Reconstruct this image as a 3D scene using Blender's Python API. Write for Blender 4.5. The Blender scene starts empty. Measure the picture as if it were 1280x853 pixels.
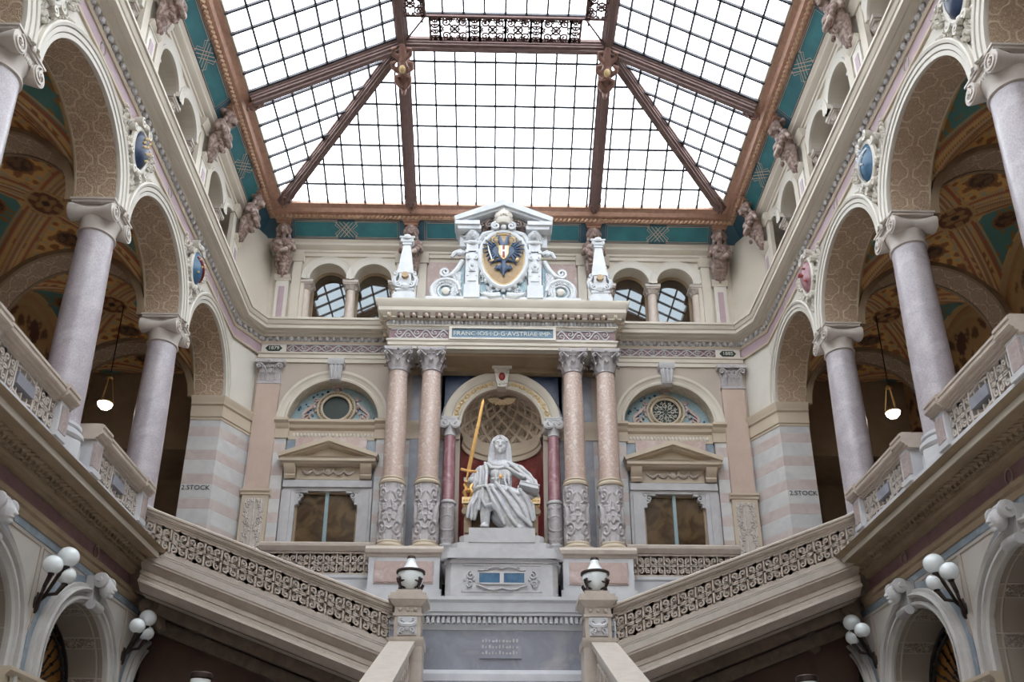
import bpy, math, random
import numpy as np
from mathutils import Vector, Matrix
random.seed(7)
PI=math.pi
sc=bpy.context.scene
COL=sc.collection
# ---------------------------------------------------------------- camera
cam=bpy.data.objects.new('camera',bpy.data.cameras.new('camera')); COL.objects.link(cam)
cam.location=(-0.2256,0.88,0.31)
cam.rotation_euler=(PI/2+0.3758,0,-0.0227)
cam.data.sensor_width=36; cam.data.lens=1111.0/1280*36
cam.data.shift_y=(665.0-426.5)/1280
cam.data.clip_start=0.1; cam.data.clip_end=500
sc.camera=cam
# ---------------------------------------------------------------- light: an overcast sky above the glass roof
W=bpy.data.worlds.new('sky'); sc.world=W; W.use_nodes=True
bg=W.node_tree.nodes['Background']; bg.inputs[0].default_value=(0.94,0.965,1.0,1); bg.inputs[1].default_value=6.6
sc.view_settings.view_transform='Standard'; sc.view_settings.look='None'
sc.view_settings.exposure=0.0; sc.view_settings.gamma=1.0
sc.view_settings.use_curve_mapping=False
# ---------------------------------------------------------------- materials
def lin(c):
    return tuple(((x/255)/12.92 if x/255<=0.04045 else ((x/255+0.055)/1.055)**2.4) for x in c)+(1,)
class NT:
    def __init__(s,m):
        m.use_nodes=True; s.t=m.node_tree; s.N=s.t.nodes; s.L=s.t.links; s.b=s.N['Principled BSDF']
    def put(s,sock,v):
        if hasattr(v,'is_output') or isinstance(v,bpy.types.NodeSocket): s.L.new(v,sock)
        else: sock.default_value=v
    def m(s,op,a,b=0.0,c=0.0,clamp=False):
        n=s.N.new('ShaderNodeMath'); n.operation=op; n.use_clamp=clamp
        s.put(n.inputs[0],a); s.put(n.inputs[1],b); s.put(n.inputs[2],c)
        return n.outputs[0]
    def coord(s,kind='Object'):
        return s.N.new('ShaderNodeTexCoord').outputs[kind]
    def sep(s,v):
        n=s.N.new('ShaderNodeSeparateXYZ'); s.L.new(v,n.inputs[0]); return n.outputs
    def noise(s,v,scale,detail=3.0,dist=0.0,rough=.55):
        n=s.N.new('ShaderNodeTexNoise'); s.L.new(v,n.inputs['Vector']); n.inputs['Scale'].default_value=scale
        n.inputs['Detail'].default_value=detail; n.inputs['Distortion'].default_value=dist; n.inputs['Roughness'].default_value=rough
        return n.outputs['Fac']
    def voro(s,v,scale,feature='DISTANCE_TO_EDGE'):
        n=s.N.new('ShaderNodeTexVoronoi'); n.feature=feature; s.L.new(v,n.inputs['Vector']); n.inputs['Scale'].default_value=scale
        return n.outputs['Distance']
    def ramp(s,f,stops):
        n=s.N.new('ShaderNodeValToRGB'); s.L.new(f,n.inputs[0]); cr=n.color_ramp
        while len(cr.elements)<len(stops): cr.elements.new(.5)
        for e,(p,c) in zip(cr.elements,stops): e.position=p; e.color=c
        return n.outputs[0]
    def mix(s,f,a,b,mode='MIX'):
        n=s.N.new('ShaderNodeMix'); n.data_type='RGBA'; n.blend_type=mode
        s.put(n.inputs[0],f); s.put(n.inputs[6],a); s.put(n.inputs[7],b); return n.outputs[2]
    def step(s,v,e,w=0.02):
        n=s.N.new('ShaderNodeMapRange'); s.put(n.inputs[0],v); n.inputs[1].default_value=e-w; n.inputs[2].default_value=e+w; n.interpolation_type='SMOOTHSTEP'
        return n.outputs[0]
    def bump(s,h,strength=.3,dist=.02):
        n=s.N.new('ShaderNodeBump'); n.inputs['Strength'].default_value=strength; n.inputs['Distance'].default_value=dist
        s.put(n.inputs['Height'],h); s.L.new(n.outputs[0],s.b.inputs['Normal'])
MATS={}
def newmat(name,rough=.6,metal=0.0):
    m=bpy.data.materials.new(name); n=NT(m); n.b.inputs['Roughness'].default_value=rough; n.b.inputs['Metallic'].default_value=metal
    MATS[name]=m; return m,n
def stone(name,c1,c2,scale=1.5,rough=.6,fine=.04,bump=.1,c3=None,dist=.6,fs=60):
    m,n=newmat(name,rough); co=n.coord()
    f=n.noise(co,scale,5,dist)
    st=[(.3,lin(c1)),(.7,lin(c2))]
    if c3: st=[(.3,lin(c1)),(.5,lin(c2)),(.68,lin(c3))]
    c=n.ramp(f,st)
    g=n.noise(co,fs,2)
    g2=n.m('MULTIPLY_ADD',g,fine*4,1-fine*2)
    mm=n.N.new('ShaderNodeVectorMath'); mm.operation='SCALE'; n.L.new(c,mm.inputs[0]); n.L.new(g2,mm.inputs[3])
    n.L.new(mm.outputs[0],n.b.inputs['Base Color'])
    if bump: n.bump(g,bump,.01)
    return m
stone('cream',(212,204,190),(200,191,176),.8,.6)
stone('cream_warm',(202,188,166),(188,172,152),.8,.6)
stone('capstone',(204,196,188),(186,176,168),3,.5,.05,.1)
stone('stucco',(206,200,192),(192,185,178),.8,.7)
stone('moulding_grey',(196,193,189),(180,176,173),2,.55)
stone('ivory',(217,212,202),(206,200,189),.8,.55)
stone('taupe',(186,173,160),(175,162,149),.7,.7)
stone('greywhite',(198,196,196),(178,176,178),2.5,.5,.05)
stone('whitestone',(208,208,210),(190,190,194),1.5,.5,.05)
stone('greymarble',(160,162,172),(138,140,150),1.2,.35,.05,c3=(170,166,168))
stone('bluemarble',(150,162,172),(128,142,154),2.0,.4,.05,c3=(162,170,176))
stone('lilac',(186,180,184),(170,161,167),1.2,.3,.2,.02,c3=(192,186,189),fs=38)
stone('pinkstone',(198,176,161),(186,163,149),1.5,.5,.05)
stone('rosemarble',(202,184,171),(184,159,147),4.0,.28,.16,.02,c3=(212,200,190),dist=2.5,fs=22)
stone('pinkmarble',(170,128,132),(150,104,112),2.5,.25,.06,.02,c3=(182,146,148))
stone('redmarble',(140,66,62),(112,48,50),3.0,.3,.08,.02,c3=(156,84,76))
stone('purple',(142,112,114),(122,94,98),3.0,.5,.08)
stone('mauve',(184,162,168),(172,150,158),3.0,.5,.05)
stone('rosepanel',(196,174,166),(182,158,150),2.5,.35,.06,c3=(206,190,186))
stone('statue_white',(212,212,214),(184,184,188),3.0,.5,.03,.05,c3=(212,210,206))
stone('chalk',(216,218,220),(198,202,206),4.0,.55,.04,.05)
stone('carved',(192,186,186),(172,166,168),8.0,.6,.06,.2)
stone('carved_dark',(150,138,132),(112,98,92),8.0,.65,.08,.2)
stone('herm',(182,160,150),(120,96,88),5.0,.6,.06,.2,c3=(196,178,168))
stone('brownstone',(160,140,114),(144,124,100),2.0,.7)
stone('handstone',(196,184,172),(180,166,154),4.0,.45,.05)
stone('parapetstone',(192,182,172),(178,168,158),4,.5,.06)
stone('pillar_tan',(208,194,180),(192,176,164),5,.35,.08)
stone('speckle',(186,172,168),(158,142,140),12,.4,.08,.02)
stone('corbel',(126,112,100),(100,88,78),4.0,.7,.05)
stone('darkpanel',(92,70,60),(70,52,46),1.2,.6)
stone('darkwood',(54,38,30),(40,28,22),2.0,.6)
stone('floorstone',(206,200,192),(190,182,174),1.0,.4)
stone('iron',(40,34,32),(28,24,24),10,.5)
def metalm(name,c,rough=.4,metal=.8):
    m,n=newmat(name,rough,metal); co=n.coord(); f=n.noise(co,8,4)
    n.L.new(n.mix(f,lin(tuple(x*.8 for x in c)),lin(tuple(min(255,x*1.12) for x in c))),n.b.inputs['Base Color']); return m
metalm('copper',(186,148,128),.42,.35)
metalm('rope_gilt',(190,156,130),.4,.35)
metalm('rafter',(120,98,94),.55,.3)
metalm('rafter_dark',(104,76,72),.55,.3)
metalm('gold',(206,160,98),.35,.7)
metalm('gilt',(214,188,140),.45,.4)
metalm('bronze',(62,50,46),.45,.5)
stone('glazing_bar',(62,62,70),(52,52,60),3,.5)
stone('teal',(50,120,126),(38,98,108),2.0,.6,.05)
stone('teal_dark',(58,92,108),(46,78,92),2.0,.6,.05)
stone('line_cream',(196,176,160),(180,160,146),3,.6)
stone('enamel_blue',(70,110,140),(50,90,124),6,.25)
stone('navy',(44,62,92),(32,46,72),6,.3)
stone('wingblue',(70,92,122),(50,70,98),9,.35)
stone('inscription_blue',(96,128,148),(78,108,130),3,.4)
stone('shield_gold',(188,160,120),(164,134,94),5,.4)
stone('white_paint',(230,228,222),(216,214,208),5,.4)
stone('red_paint',(150,44,36),(130,34,30),5,.35)
stone('pale_blue',(164,186,192),(136,166,176),9,.5)
stone('letter_dark',(50,56,66),(40,46,56),5,.6)
stone('letter_light',(206,206,196),(190,190,180),5,.5)
stone('dark_green',(40,56,48),(30,44,38),5,.4)
stone('frame_green',(150,170,172),(136,156,160),5,.5)
# polished window glass looking into a dim corridor
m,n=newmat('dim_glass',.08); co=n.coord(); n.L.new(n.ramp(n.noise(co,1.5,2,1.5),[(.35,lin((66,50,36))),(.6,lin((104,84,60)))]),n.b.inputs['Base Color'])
m,n=newmat('globe_glass',.18); n.b.inputs['Base Color'].default_value=lin((238,244,246)); n.b.inputs['Coat Weight'].default_value=.3
m,n=newmat('lamp_glow',.3); n.b.inputs['Base Color'].default_value=(1,.95,.85,1); n.b.inputs['Emission Color'].default_value=(1,.93,.8,1); n.b.inputs['Emission Strength'].default_value=14.0
# skylight glass : lets the overcast light through, a little milky
m=bpy.data.materials.new('roof_glass'); m.use_nodes=True; t=m.node_tree; t.nodes.clear()
o=t.nodes.new('ShaderNodeOutputMaterial'); a=t.nodes.new('ShaderNodeBsdfTransparent'); a.inputs[0].default_value=(.93,.97,1,1)
b=t.nodes.new('ShaderNodeBsdfTranslucent'); b.inputs[0].default_value=(.95,.98,1,1); x=t.nodes.new('ShaderNodeMixShader'); x.inputs[0].default_value=.18
t.links.new(a.outputs[0],x.inputs[1]); t.links.new(b.outputs[0],x.inputs[2]); t.links.new(x.outputs[0],o.inputs[0]); MATS['roof_glass']=m
# carved intrados pattern, driven by the soffit's own UVs (metres along, metres across)
def arab(name,ground,line,pu=.62,pv=.62,rough=.75):
    m,n=newmat(name,rough); uv=n.coord('UV'); s=n.sep(uv)
    cu=n.m('COSINE',n.m('MULTIPLY',s[0],2*PI/pu)); cv=n.m('COSINE',n.m('MULTIPLY',s[1],2*PI/pv))
    f=n.m('ADD',cu,cv)
    c2=n.m('MULTIPLY',n.m('COSINE',n.m('MULTIPLY',s[0],4*PI/pu)),n.m('COSINE',n.m('MULTIPLY',s[1],4*PI/pv)))
    f=n.m('ADD',f,n.m('MULTIPLY',c2,.45))
    l1=n.m('SUBTRACT',1.0,n.step(n.m('ABSOLUTE',f),.2,.1))
    # leafy filling
    nz=n.noise(uv,9,1,2.0); l2=n.m('SUBTRACT',1.0,n.step(n.m('ABSOLUTE',n.m('SUBTRACT',nz,.5)),.035,.03))
    fac=n.m('MAXIMUM',l1,n.m('MULTIPLY',l2,.75))
    n.L.new(n.mix(fac,lin(ground),lin(line)),n.b.inputs['Base Color']); n.bump(fac,.6,.03); return m
arab('soffit',(176,150,126),(216,196,170))
m,n=newmat('soffit_lower',.7); uv=n.coord('UV'); s=n.sep(uv); ph=n.m('FRACT',n.m('DIVIDE',s[0],.86)); av=n.m('ABSOLUTE',s[1])
band=n.m('SUBTRACT',1.0,n.step(ph,.3,.01)); nz=n.noise(uv,7,1,2.0); sc_=n.m('SUBTRACT',1.0,n.step(n.m('ABSOLUTE',n.m('SUBTRACT',nz,.5)),.05,.03))
inb=n.m('SUBTRACT',1.0,n.step(av,.42,.008)); e1=n.m('SUBTRACT',1.0,n.step(n.m('ABSOLUTE',n.m('SUBTRACT',ph,.3)),.02,.008)); e2=n.m('SUBTRACT',1.0,n.step(ph,.025,.008)); e3=n.m('SUBTRACT',1.0,n.step(n.m('ABSOLUTE',n.m('SUBTRACT',av,.42)),.02,.008))
fac=n.m('MAXIMUM',n.m('MAXIMUM',e1,e2),n.m('MAXIMUM',e3,n.m('MULTIPLY',n.m('MULTIPLY',band,sc_),inb)))
n.L.new(n.mix(fac,n.mix(n.m('MULTIPLY',band,inb),lin((150,140,128)),lin((126,112,104))),lin((178,168,156))),n.b.inputs['Base Color']); n.bump(fac,.6,.03)
stone('ochre_glass',(188,140,76),(160,112,58),2,.3)
arab('frieze_pink',(150,110,114),(212,196,190),.5,.5)
arab('carved_light',(186,174,156),(214,204,186),.3,.3)
arab('shell_gold',(172,148,116),(200,180,150),.3,.3)
# painted surfaces: colours of the paint sit in the mesh's own colour attribute
m,n=newmat('painted',.75); at=n.N.new('ShaderNodeAttribute'); at.attribute_name='paint'; co=n.coord()
nz=n.noise(co,14,3,1.0); n.L.new(n.mix(n.m('MULTIPLY',nz,.2),at.outputs['Color'],lin((110,76,50))),n.b.inputs['Base Color']); n.bump(nz,.15,.02)
# banded marble piers
m,n=newmat('banded',.4); co=n.coord(); s=n.sep(co); nz=n.noise(co,2.2,5,1.0)
ph=n.m('FRACT',n.m('MULTIPLY_ADD',s[2],1/.74,.31)); band=n.m('SUBTRACT',n.step(ph,.56,.01),n.step(ph,.985,.01))
ca=n.ramp(nz,[(.35,lin((206,205,202))),(.65,lin((192,192,192)))]); cb=n.ramp(nz,[(.35,lin((188,172,167))),(.65,lin((200,189,184)))])
n.L.new(n.mix(band,ca,cb),n.b.inputs['Base Color'])
n.bump(n.m('MULTIPLY',n.step(n.m('ABSOLUTE',n.m('SUBTRACT',ph,.56)),.012,.008),n.step(n.m('ABSOLUTE',n.m('SUBTRACT',ph,.985)),.012,.008)),.3,.01)
# ---------------------------------------------------------------- mesh builder. local coords (u, d, z): d grows away from the hall
FB=lambda u,d,z:(u,d,z)
def FS(s): return lambda u,d,z:(s*d,u,z)
class MB:
    def __init__(s,f=FB,off=(0,0,0)):
        s.v=[];s.fc=[];s.uv=[];s.f=f;s.off=off;s.pre=None
    def P(s,p):
        if s.pre is not None: p=s.pre@Vector(p)
        q=s.f(p[0]+s.off[0],p[1]+s.off[1],p[2]+s.off[2]); s.v.append(q)
    def add(s,vs,fs,uv=None):
        b=len(s.v)
        for p in vs: s.P(p)
        for k,f in enumerate(fs):
            s.fc.append(tuple(i+b for i in f)); s.uv.append([uv[i] for i in f] if uv else [(0,0)]*len(f))
    def box(s,u0,u1,d0,d1,z0,z1):
        vs=[(u,d,z) for u in(u0,u1) for d in(d0,d1) for z in(z0,z1)]
        s.add(vs,[(0,1,3,2),(4,6,7,5),(0,4,5,1),(2,3,7,6),(0,2,6,4),(1,5,7,3)])
    def frus(s,c,w0,w1,z0,z1):
        (cu,cd)=c; vs=[]
        for w,z in((w0,z0),(w1,z1)):
            for a,b in((-1,-1),(1,-1),(1,1),(-1,1)): vs.append((cu+a*w[0],cd+b*w[1],z))
        s.add(vs,[(3,2,1,0),(4,5,6,7)]+[(i,(i+1)%4,4+(i+1)%4,4+i) for i in range(4)])
    def prism(s,poly,d0,d1):
        n=len(poly); vs=[(u,d0,z) for u,z in poly]+[(u,d1,z) for u,z in poly]
        s.add(vs,[tuple(range(n)),tuple(range(2*n-1,n-1,-1))]+[(i,n+i,n+(i+1)%n,(i+1)%n) for i in range(n)])
    def lathe(s,prof,n=24,c=(0,0),a0=0,a1=2*PI,cap=True):
        full=abs(a1-a0-2*PI)<1e-6; m=n if full else n+1; vs=[];uv=[]
        for r,z in prof:
            for i in range(m):
                a=a0+(a1-a0)*i/n; vs.append((c[0]+r*math.cos(a),c[1]+r*math.sin(a),z)); uv.append((a*prof[0][0],z))
        fs=[]
        for j in range(len(prof)-1):
            for i in range(n):
                k=(i+1)%m; fs.append((j*m+i,j*m+k,(j+1)*m+k,(j+1)*m+i))
        if cap and full:
            fs.append(tuple(range(m-1,-1,-1))); fs.append(tuple((len(prof)-1)*m+i for i in range(m)))
        s.add(vs,fs,uv)
    def hlathe(s,prof,c,ax='d',n=20):   # lathe whose axis is u or d; prof (r, along)
        vs=[]
        for r,t in prof:
            for i in range(n):
                a=2*PI*i/n
                if ax=='d': vs.append((c[0]+r*math.cos(a),c[1]+t,c[2]+r*math.sin(a)))
                else: vs.append((c[0]+t,c[1]+r*math.cos(a),c[2]+r*math.sin(a)))
        fs=[]
        for j in range(len(prof)-1):
            for i in range(n): fs.append((j*n+i,j*n+(i+1)%n,(j+1)*n+(i+1)%n,(j+1)*n+i))
        fs.append(tuple(range(n-1,-1,-1))); fs.append(tuple((len(prof)-1)*n+i for i in range(n)))
        s.add(vs,fs)
    def ball(s,c,r,n=14,m=8):
        if not hasattr(r,'__len__'): r=(r,r,r)
        vs=[(c[0],c[1],c[2]-r[2])]
        for j in range(1,m):
            t=-PI/2+PI*j/m
            for i in range(n):
                a=2*PI*i/n; vs.append((c[0]+r[0]*math.cos(t)*math.cos(a),c[1]+r[1]*math.cos(t)*math.sin(a),c[2]+r[2]*math.sin(t)))
        vs.append((c[0],c[1],c[2]+r[2])); fs=[(0,1+(i+1)%n,1+i) for i in range(n)]
        for j in range(m-2):
            for i in range(n): fs.append((1+j*n+i,1+j*n+(i+1)%n,1+(j+1)*n+(i+1)%n,1+(j+1)*n+i))
        L=len(vs)-1; fs+=[(L,1+(m-2)*n+i,1+(m-2)*n+(i+1)%n) for i in range(n)]
        s.add(vs,fs)
    def tube(s,pts,r,n=6,cap=True):
        pts=[Vector(p) for p in pts]; N=len(pts)
        if not hasattr(r,'__len__'): r=[r]*N
        vs=[]; up=Vector((.13,.21,.97)).normalized(); prev=None
        for i,p in enumerate(pts):
            t=(pts[min(i+1,N-1)]-pts[max(i-1,0)]);
            if t.length<1e-9: t=Vector((0,0,1))
            t.normalize(); a=prev-t*prev.dot(t) if prev is not None else t.cross(up)
            if a.length<1e-5: a=t.cross(Vector((1,0,0)))
            a.normalize(); prev=a; b=t.cross(a)
            for k in range(n):
                q=2*PI*k/n; vs.append(p+(a*math.cos(q)+b*math.sin(q))*r[i])
        fs=[(i*n+k,i*n+(k+1)%n,(i+1)*n+(k+1)%n,(i+1)*n+k) for i in range(N-1) for k in range(n)]
        if cap: fs+=[tuple(range(n-1,-1,-1)),tuple((N-1)*n+k for k in range(n))]
        s.add(vs,fs)
    def ribbon(s,pts,w,d0,d1,shear=0.0):   # flat band following a 2-D line in (u,z), thickness d0..d1
        N=len(pts)
        if not hasattr(w,'__len__'): w=[w]*N
        vs=[]
        for i,(x,z) in enumerate(pts):
            a=pts[max(i-1,0)];b=pts[min(i+1,N-1)];tx,tz=b[0]-a[0],b[1]-a[1];l=math.hypot(tx,tz) or 1;nx,nz=-tz/l,tx/l
            for sg in(-1,1):
                X=x+nx*sg*w[i]/2;Z=z+nz*sg*w[i]/2
                for d in(d0,d1): vs.append((X,d,Z+shear*X))
        fs=[]
        for i in range(N-1):
            a=4*i;b=a+4; fs+=[(a,a+2,b+2,b),(a+1,b+1,b+3,a+3),(a,b,b+1,a+1),(a+2,a+3,b+3,b+2)]
        fs+=[(0,1,3,2),(4*N-4,4*N-2,4*N-1,4*N-3)]
        s.add(vs,fs)
    def sweep(s,prof,path,world=True):  # plan path, profile (out,z) closed loop; interior on the right of travel
        N=len(path);m=len(prof);vs=[];uv=[];L=0
        for i in range(N):
            p=Vector(path[i]); 
            if i: L+=(p-Vector(path[i-1])).length
            d0=(p-Vector(path[i-1])).normalized() if i else None
            d1=(Vector(path[i+1])-p).normalized() if i<N-1 else None
            if d0 is None: d0=d1
            if d1 is None: d1=d0
            n0=Vector((d0.y,-d0.x));n1=Vector((d1.y,-d1.x)); n=(n0+n1); n/= max(1e-6,n.dot(n0))
            for o,z in prof: vs.append((p.x+n.x*o,p.y+n.y*o,z)); uv.append((L,z))
        fs=[(i*m+k,i*m+(k+1)%m,(i+1)*m+(k+1)%m,(i+1)*m+k) for i in range(N-1) for k in range(m)]
        fs+=[tuple(range(m)),tuple((N-1)*m+k for k in range(m-1,-1,-1))]
        s.add(vs,fs,uv)
    def straight(s,prof,u0,u1):   # profile (d,z) swept along u
        m=len(prof);vs=[];uv=[]
        for u in(u0,u1):
            for d,z in prof: vs.append((u,d,z)); uv.append((u,z))
        s.add(vs,[(k,(k+1)%m,m+(k+1)%m,m+k) for k in range(m)]+[tuple(range(m)),tuple(range(2*m-1,m-1,-1))],uv)
    def ring(s,prof,c,zs,n=32,a0=0,a1=PI,foot=None):  # profile (r,d) swept round an arch
        m=len(prof);vs=[];uv=[]
        A=[a0+(a1-a0)*i/n for i in range(n+1)]
        for a in A:
            for r,d in prof: vs.append((c+r*math.cos(a),d,zs+r*math.sin(a))); uv.append((a*prof[0][0],d))
        if foot is not None:
            vs=[(c+r,d,foot) for r,d in prof]+vs+[(c-r,d,foot) for r,d in prof]; uv=[(-(zs-foot),d) for r,d in prof]+uv+[(PI*prof[0][0]+zs-foot,d) for r,d in prof]
        K=len(vs)//m
        s.add(vs,[(i*m+k,i*m+(k+1)%m,(i+1)*m+(k+1)%m,(i+1)*m+k) for i in range(K-1) for k in range(m)]+[tuple(range(m)),tuple((K-1)*m+k for k in range(m-1,-1,-1))],uv)
    def soffit(s,c,r,zs,d0,d1,n=32,foot=None,flip=False):
        A=[PI*i/n for i in range(n+1)]; pts=[(c+r*math.cos(a),zs+r*math.sin(a),a*r) for a in A]
        if foot is not None: pts=[(c+r,foot,-(zs-foot))]+pts+[(c-r,foot,PI*r+zs-foot)]
        vs=[];uv=[]
        for x,z,l in pts:
            for d in(d0,d1): vs.append((x,d,z)); uv.append((l,d-d0-(d1-d0)/2))
        s.add(vs,[(2*i,2*i+1,2*i+3,2*i+2) for i in range(len(pts)-1)],uv)
    def arcade(s,u0,u1,zp,zs,zt,cs,r,d0,d1,n=28,foot=None):  # slab with arched openings; zp = underside of the piers
        cs=sorted(cs); edges=[u0]
        for c in cs: edges+=[c-r,c+r]
        edges.append(u1)
        for i in range(0,len(edges),2):
            if edges[i+1]-edges[i]>1e-4: s.box(edges[i],edges[i+1],d0,d1,zp,zt)
        for c in cs:
            for i in range(n):
                a,b=PI*i/n,PI*(i+1)/n
                x0,y0=c+r*math.cos(a),zs+r*math.sin(a);x1,y1=c+r*math.cos(b),zs+r*math.sin(b)
                vs=[(x0,d0,y0),(x1,d0,y1),(x1,d0,zt),(x0,d0,zt),(x0,d1,y0),(x1,d1,y1),(x1,d1,zt),(x0,d1,zt)]
                s.add(vs,[(0,1,2,3),(7,6,5,4),(0,4,5,1),(3,2,6,7)])
    def build(s,name,mat,parent=None,loc=None,smooth=35,kind=None):
        me=bpy.data.meshes.new(name); me.from_pydata([tuple(v) for v in s.v],[],s.fc)
        uvl=me.uv_layers.new(name='UVMap'); flat=[c for f in s.uv for p in f for c in p]
        uvl.data.foreach_set('uv',flat)
        me.materials.append(MATS[mat] if isinstance(mat,str) else mat)
        me.validate(); 
        if smooth:
            me.polygons.foreach_set('use_smooth',[True]*len(me.polygons)); me.set_sharp_from_angle(angle=math.radians(smooth))
        me.update()
        o=bpy.data.objects.new(name,me); COL.objects.link(o)
        if parent is not None: o.parent=parent
        if loc is not None: o.location=loc
        if kind: o['kind']=kind
        return o
def setpaint(o,fn):   # fn(array of vertex coords)-> rgb array in sRGB 0..255
    me=o.data; n=len(me.vertices); co=np.zeros(n*3); me.vertices.foreach_get('co',co); co=co.reshape(-1,3)
    c=np.clip(fn(co),0,255)/255; c=np.where(c<=.04045,c/12.92,((c+.055)/1.055)**2.4)
    at=me.color_attributes.new('paint','FLOAT_COLOR','POINT'); at.data.foreach_set('color',np.concatenate([c,np.ones((n,1))],1).ravel())
def thing(name,label,cat,loc=(0,0,0),group=None,rotz=0):
    o=bpy.data.objects.new(name,None); COL.objects.link(o); o.location=loc; o.rotation_euler=(0,0,rotz); o.empty_display_size=.2
    o['label']=label; o['category']=cat
    if group: o['group']=group
    return o
def tag(o,label,cat,group=None):
    o['label']=label; o['category']=cat
    if group: o['group']=group
    return o
def dup(root,loc,label=None,rotz=None):
    r=root.copy(); COL.objects.link(r); r.location=loc
    if rotz is not None: r.rotation_euler=(0,0,rotz)
    if label: r['label']=label
    for ch in list(root.children):
        c=ch.copy(); COL.objects.link(c); c.parent=r
        for g in list(ch.children):
            d=g.copy(); COL.objects.link(d); d.parent=c
    return r
def spiral(cx,cz,r,turns=1.4,a0=0.0,sgn=1,n=22,k=.16):
    out=[]
    for i in range(n+1):
        t=i/n; rr=r*(1-t)**1.0*(1-k)+r*k*.6; a=a0+sgn*turns*2*PI*t; out.append((cx+rr*math.cos(a),cz+rr*math.sin(a)))
    return out
def text_mesh(name,body,size,mat,mtx,parent=None,depth=.01,spacing=1.0):
    cu=bpy.data.curves.new(name,'FONT'); cu.body=body; cu.size=size; cu.extrude=depth; cu.align_x='CENTER'; cu.align_y='CENTER'; cu.space_character=spacing; cu.resolution_u=3
    tmp=bpy.data.objects.new('tmp',cu); COL.objects.link(tmp); dg=bpy.context.evaluated_depsgraph_get(); dg.update()
    me=bpy.data.meshes.new_from_object(tmp.evaluated_get(dg)); bpy.data.objects.remove(tmp); bpy.data.curves.remove(cu)
    me.transform(mtx); me.name=name; me.materials.clear(); me.materials.append(MATS[mat])
    o=bpy.data.objects.new(name,me); COL.objects.link(o)
    if parent: o.parent=parent
    return o
# ornament height field: mirror-symmetric scroll-work on the unit square, rasterised once, used for real displacement
def scroll_field(n=140,m=140,seed=0,med=True):
    U,V=np.meshgrid(np.linspace(-1,1,n),np.linspace(-1,1,m),indexing='ij'); H=np.zeros_like(U); A=np.abs(U)
    def line(pts,w,h):
        nonlocal H
        pts=np.array(pts)
        for (x0,y0),(x1,y1) in zip(pts[:-1],pts[1:]):
            dx,dy=x1-x0,y1-y0; L=dx*dx+dy*dy+1e-9; t=np.clip(((A-x0)*dx+(V-y0)*dy)/L,0,1)
            d=np.hypot(A-x0-t*dx,V-y0-t*dy); H=np.maximum(H,h*np.sqrt(np.clip(1-(d/w)**2,0,1)))
    for (cx,cy,r,a0,sg) in ((.55,.62,.27,-2.2,1),(.6,-.6,.28,2.3,-1),(.3,.86,.12,-1,1),(.78,.15,.16,2.6,1),(.8,-.22,.15,-2.4,-1),(.25,-.85,.13,1.2,-1)):
        line(spiral(cx,cy,r,1.5,a0,sg,26),.05,1.0)
        for k in range(5):
            a=a0+sg*k*1.1; p=(cx+r*math.cos(a),cy+r*math.sin(a)); line([p,(p[0]+.11*math.cos(a+.5*sg),p[1]+.11*math.sin(a+.5*sg))],.04,.75)
    line([(0,-1),(0,1)],.05,.8)
    if med:
        R=np.hypot(U,V*1.0); H=np.where(R<.42,0,H); H=np.maximum(H,np.exp(-((R-.38)/.05)**2)); H=np.maximum(H,.8*np.exp(-(R/.16)**2)); H=np.maximum(H,.55*np.exp(-((R-.24)/.035)**2))
        for k in range(8):
            a=k*PI/4; H=np.maximum(H,.6*np.exp(-(((U-.24*math.cos(a))**2+(V-.24*math.sin(a))**2)/.004)))
    return H
HF=scroll_field(); HF2=scroll_field(med=False)
def samp(H,u,v):
    n,m=H.shape; return H[min(n-1,int(u*(n-1)+.5)),min(m-1,int(v*(m-1)+.5))]
def relief_panel(mb,u0,u1,z0,z1,d,h,nu=60,nz=80,H=HF,reps=1,repz=1,map3=None):
    vs=[];fs=[]
    for j in range(nz+1):
        for i in range(nu+1):
            a=(i/nu*reps)%1.0 if i<nu else 1.0; b=(j/nz*repz)%1.0 if j<nz else 1.0
            hh=samp(H,a,b)*h; u=u0+(u1-u0)*i/nu; z=z0+(z1-z0)*j/nz
            vs.append(map3(u,z,hh) if map3 else (u,d-hh,z))
    for j in range(nz):
        for i in range(nu): a=j*(nu+1)+i; fs.append((a,a+1,a+nu+2,a+nu+1))
    mb.add(vs,fs)
# ================================================================= STRUCTURE
def plan_prism(mb,poly,z0,z1):
    n=len(poly); mb.add([(x,y,z0) for x,y in poly]+[(x,y,z1) for x,y in poly],[tuple(range(n-1,-1,-1)),tuple(range(n,2*n))]+[(i,(i+1)%n,n+(i+1)%n,n+i) for i in range(n)])
def beam(mb,p0,p1,prof,up=(0,0,1)):   # prof: closed list of (side, up)
    p0=Vector(p0);p1=Vector(p1);t=(p1-p0).normalized();sd=t.cross(Vector(up)).normalized();u=sd.cross(t);m=len(prof)
    vs=[p+sd*a+u*b for p in(p0,p1) for a,b in prof]
    mb.add(vs,[(k,(k+1)%m,m+(k+1)%m,m+k) for k in range(m)]+[tuple(range(m)),tuple(range(2*m-1,m-1,-1))])
BC=[21.71,17.77,13.83,9.89]       # bay centres along the side walls
PC=[19.74,15.80,11.86,7.92]       # column rows
RA=1.68; ZA=13.25; YF=-8.5
LS={-1:'left',1:'right'}
def path_side(s,a,D,cx,xe,yc=23.42):
    if s<0: return [(-a,YF),(-a,yc),(-cx,D),(-xe,D)]
    return [(xe,D),(cx,D),(a,yc),(a,YF)]
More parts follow.
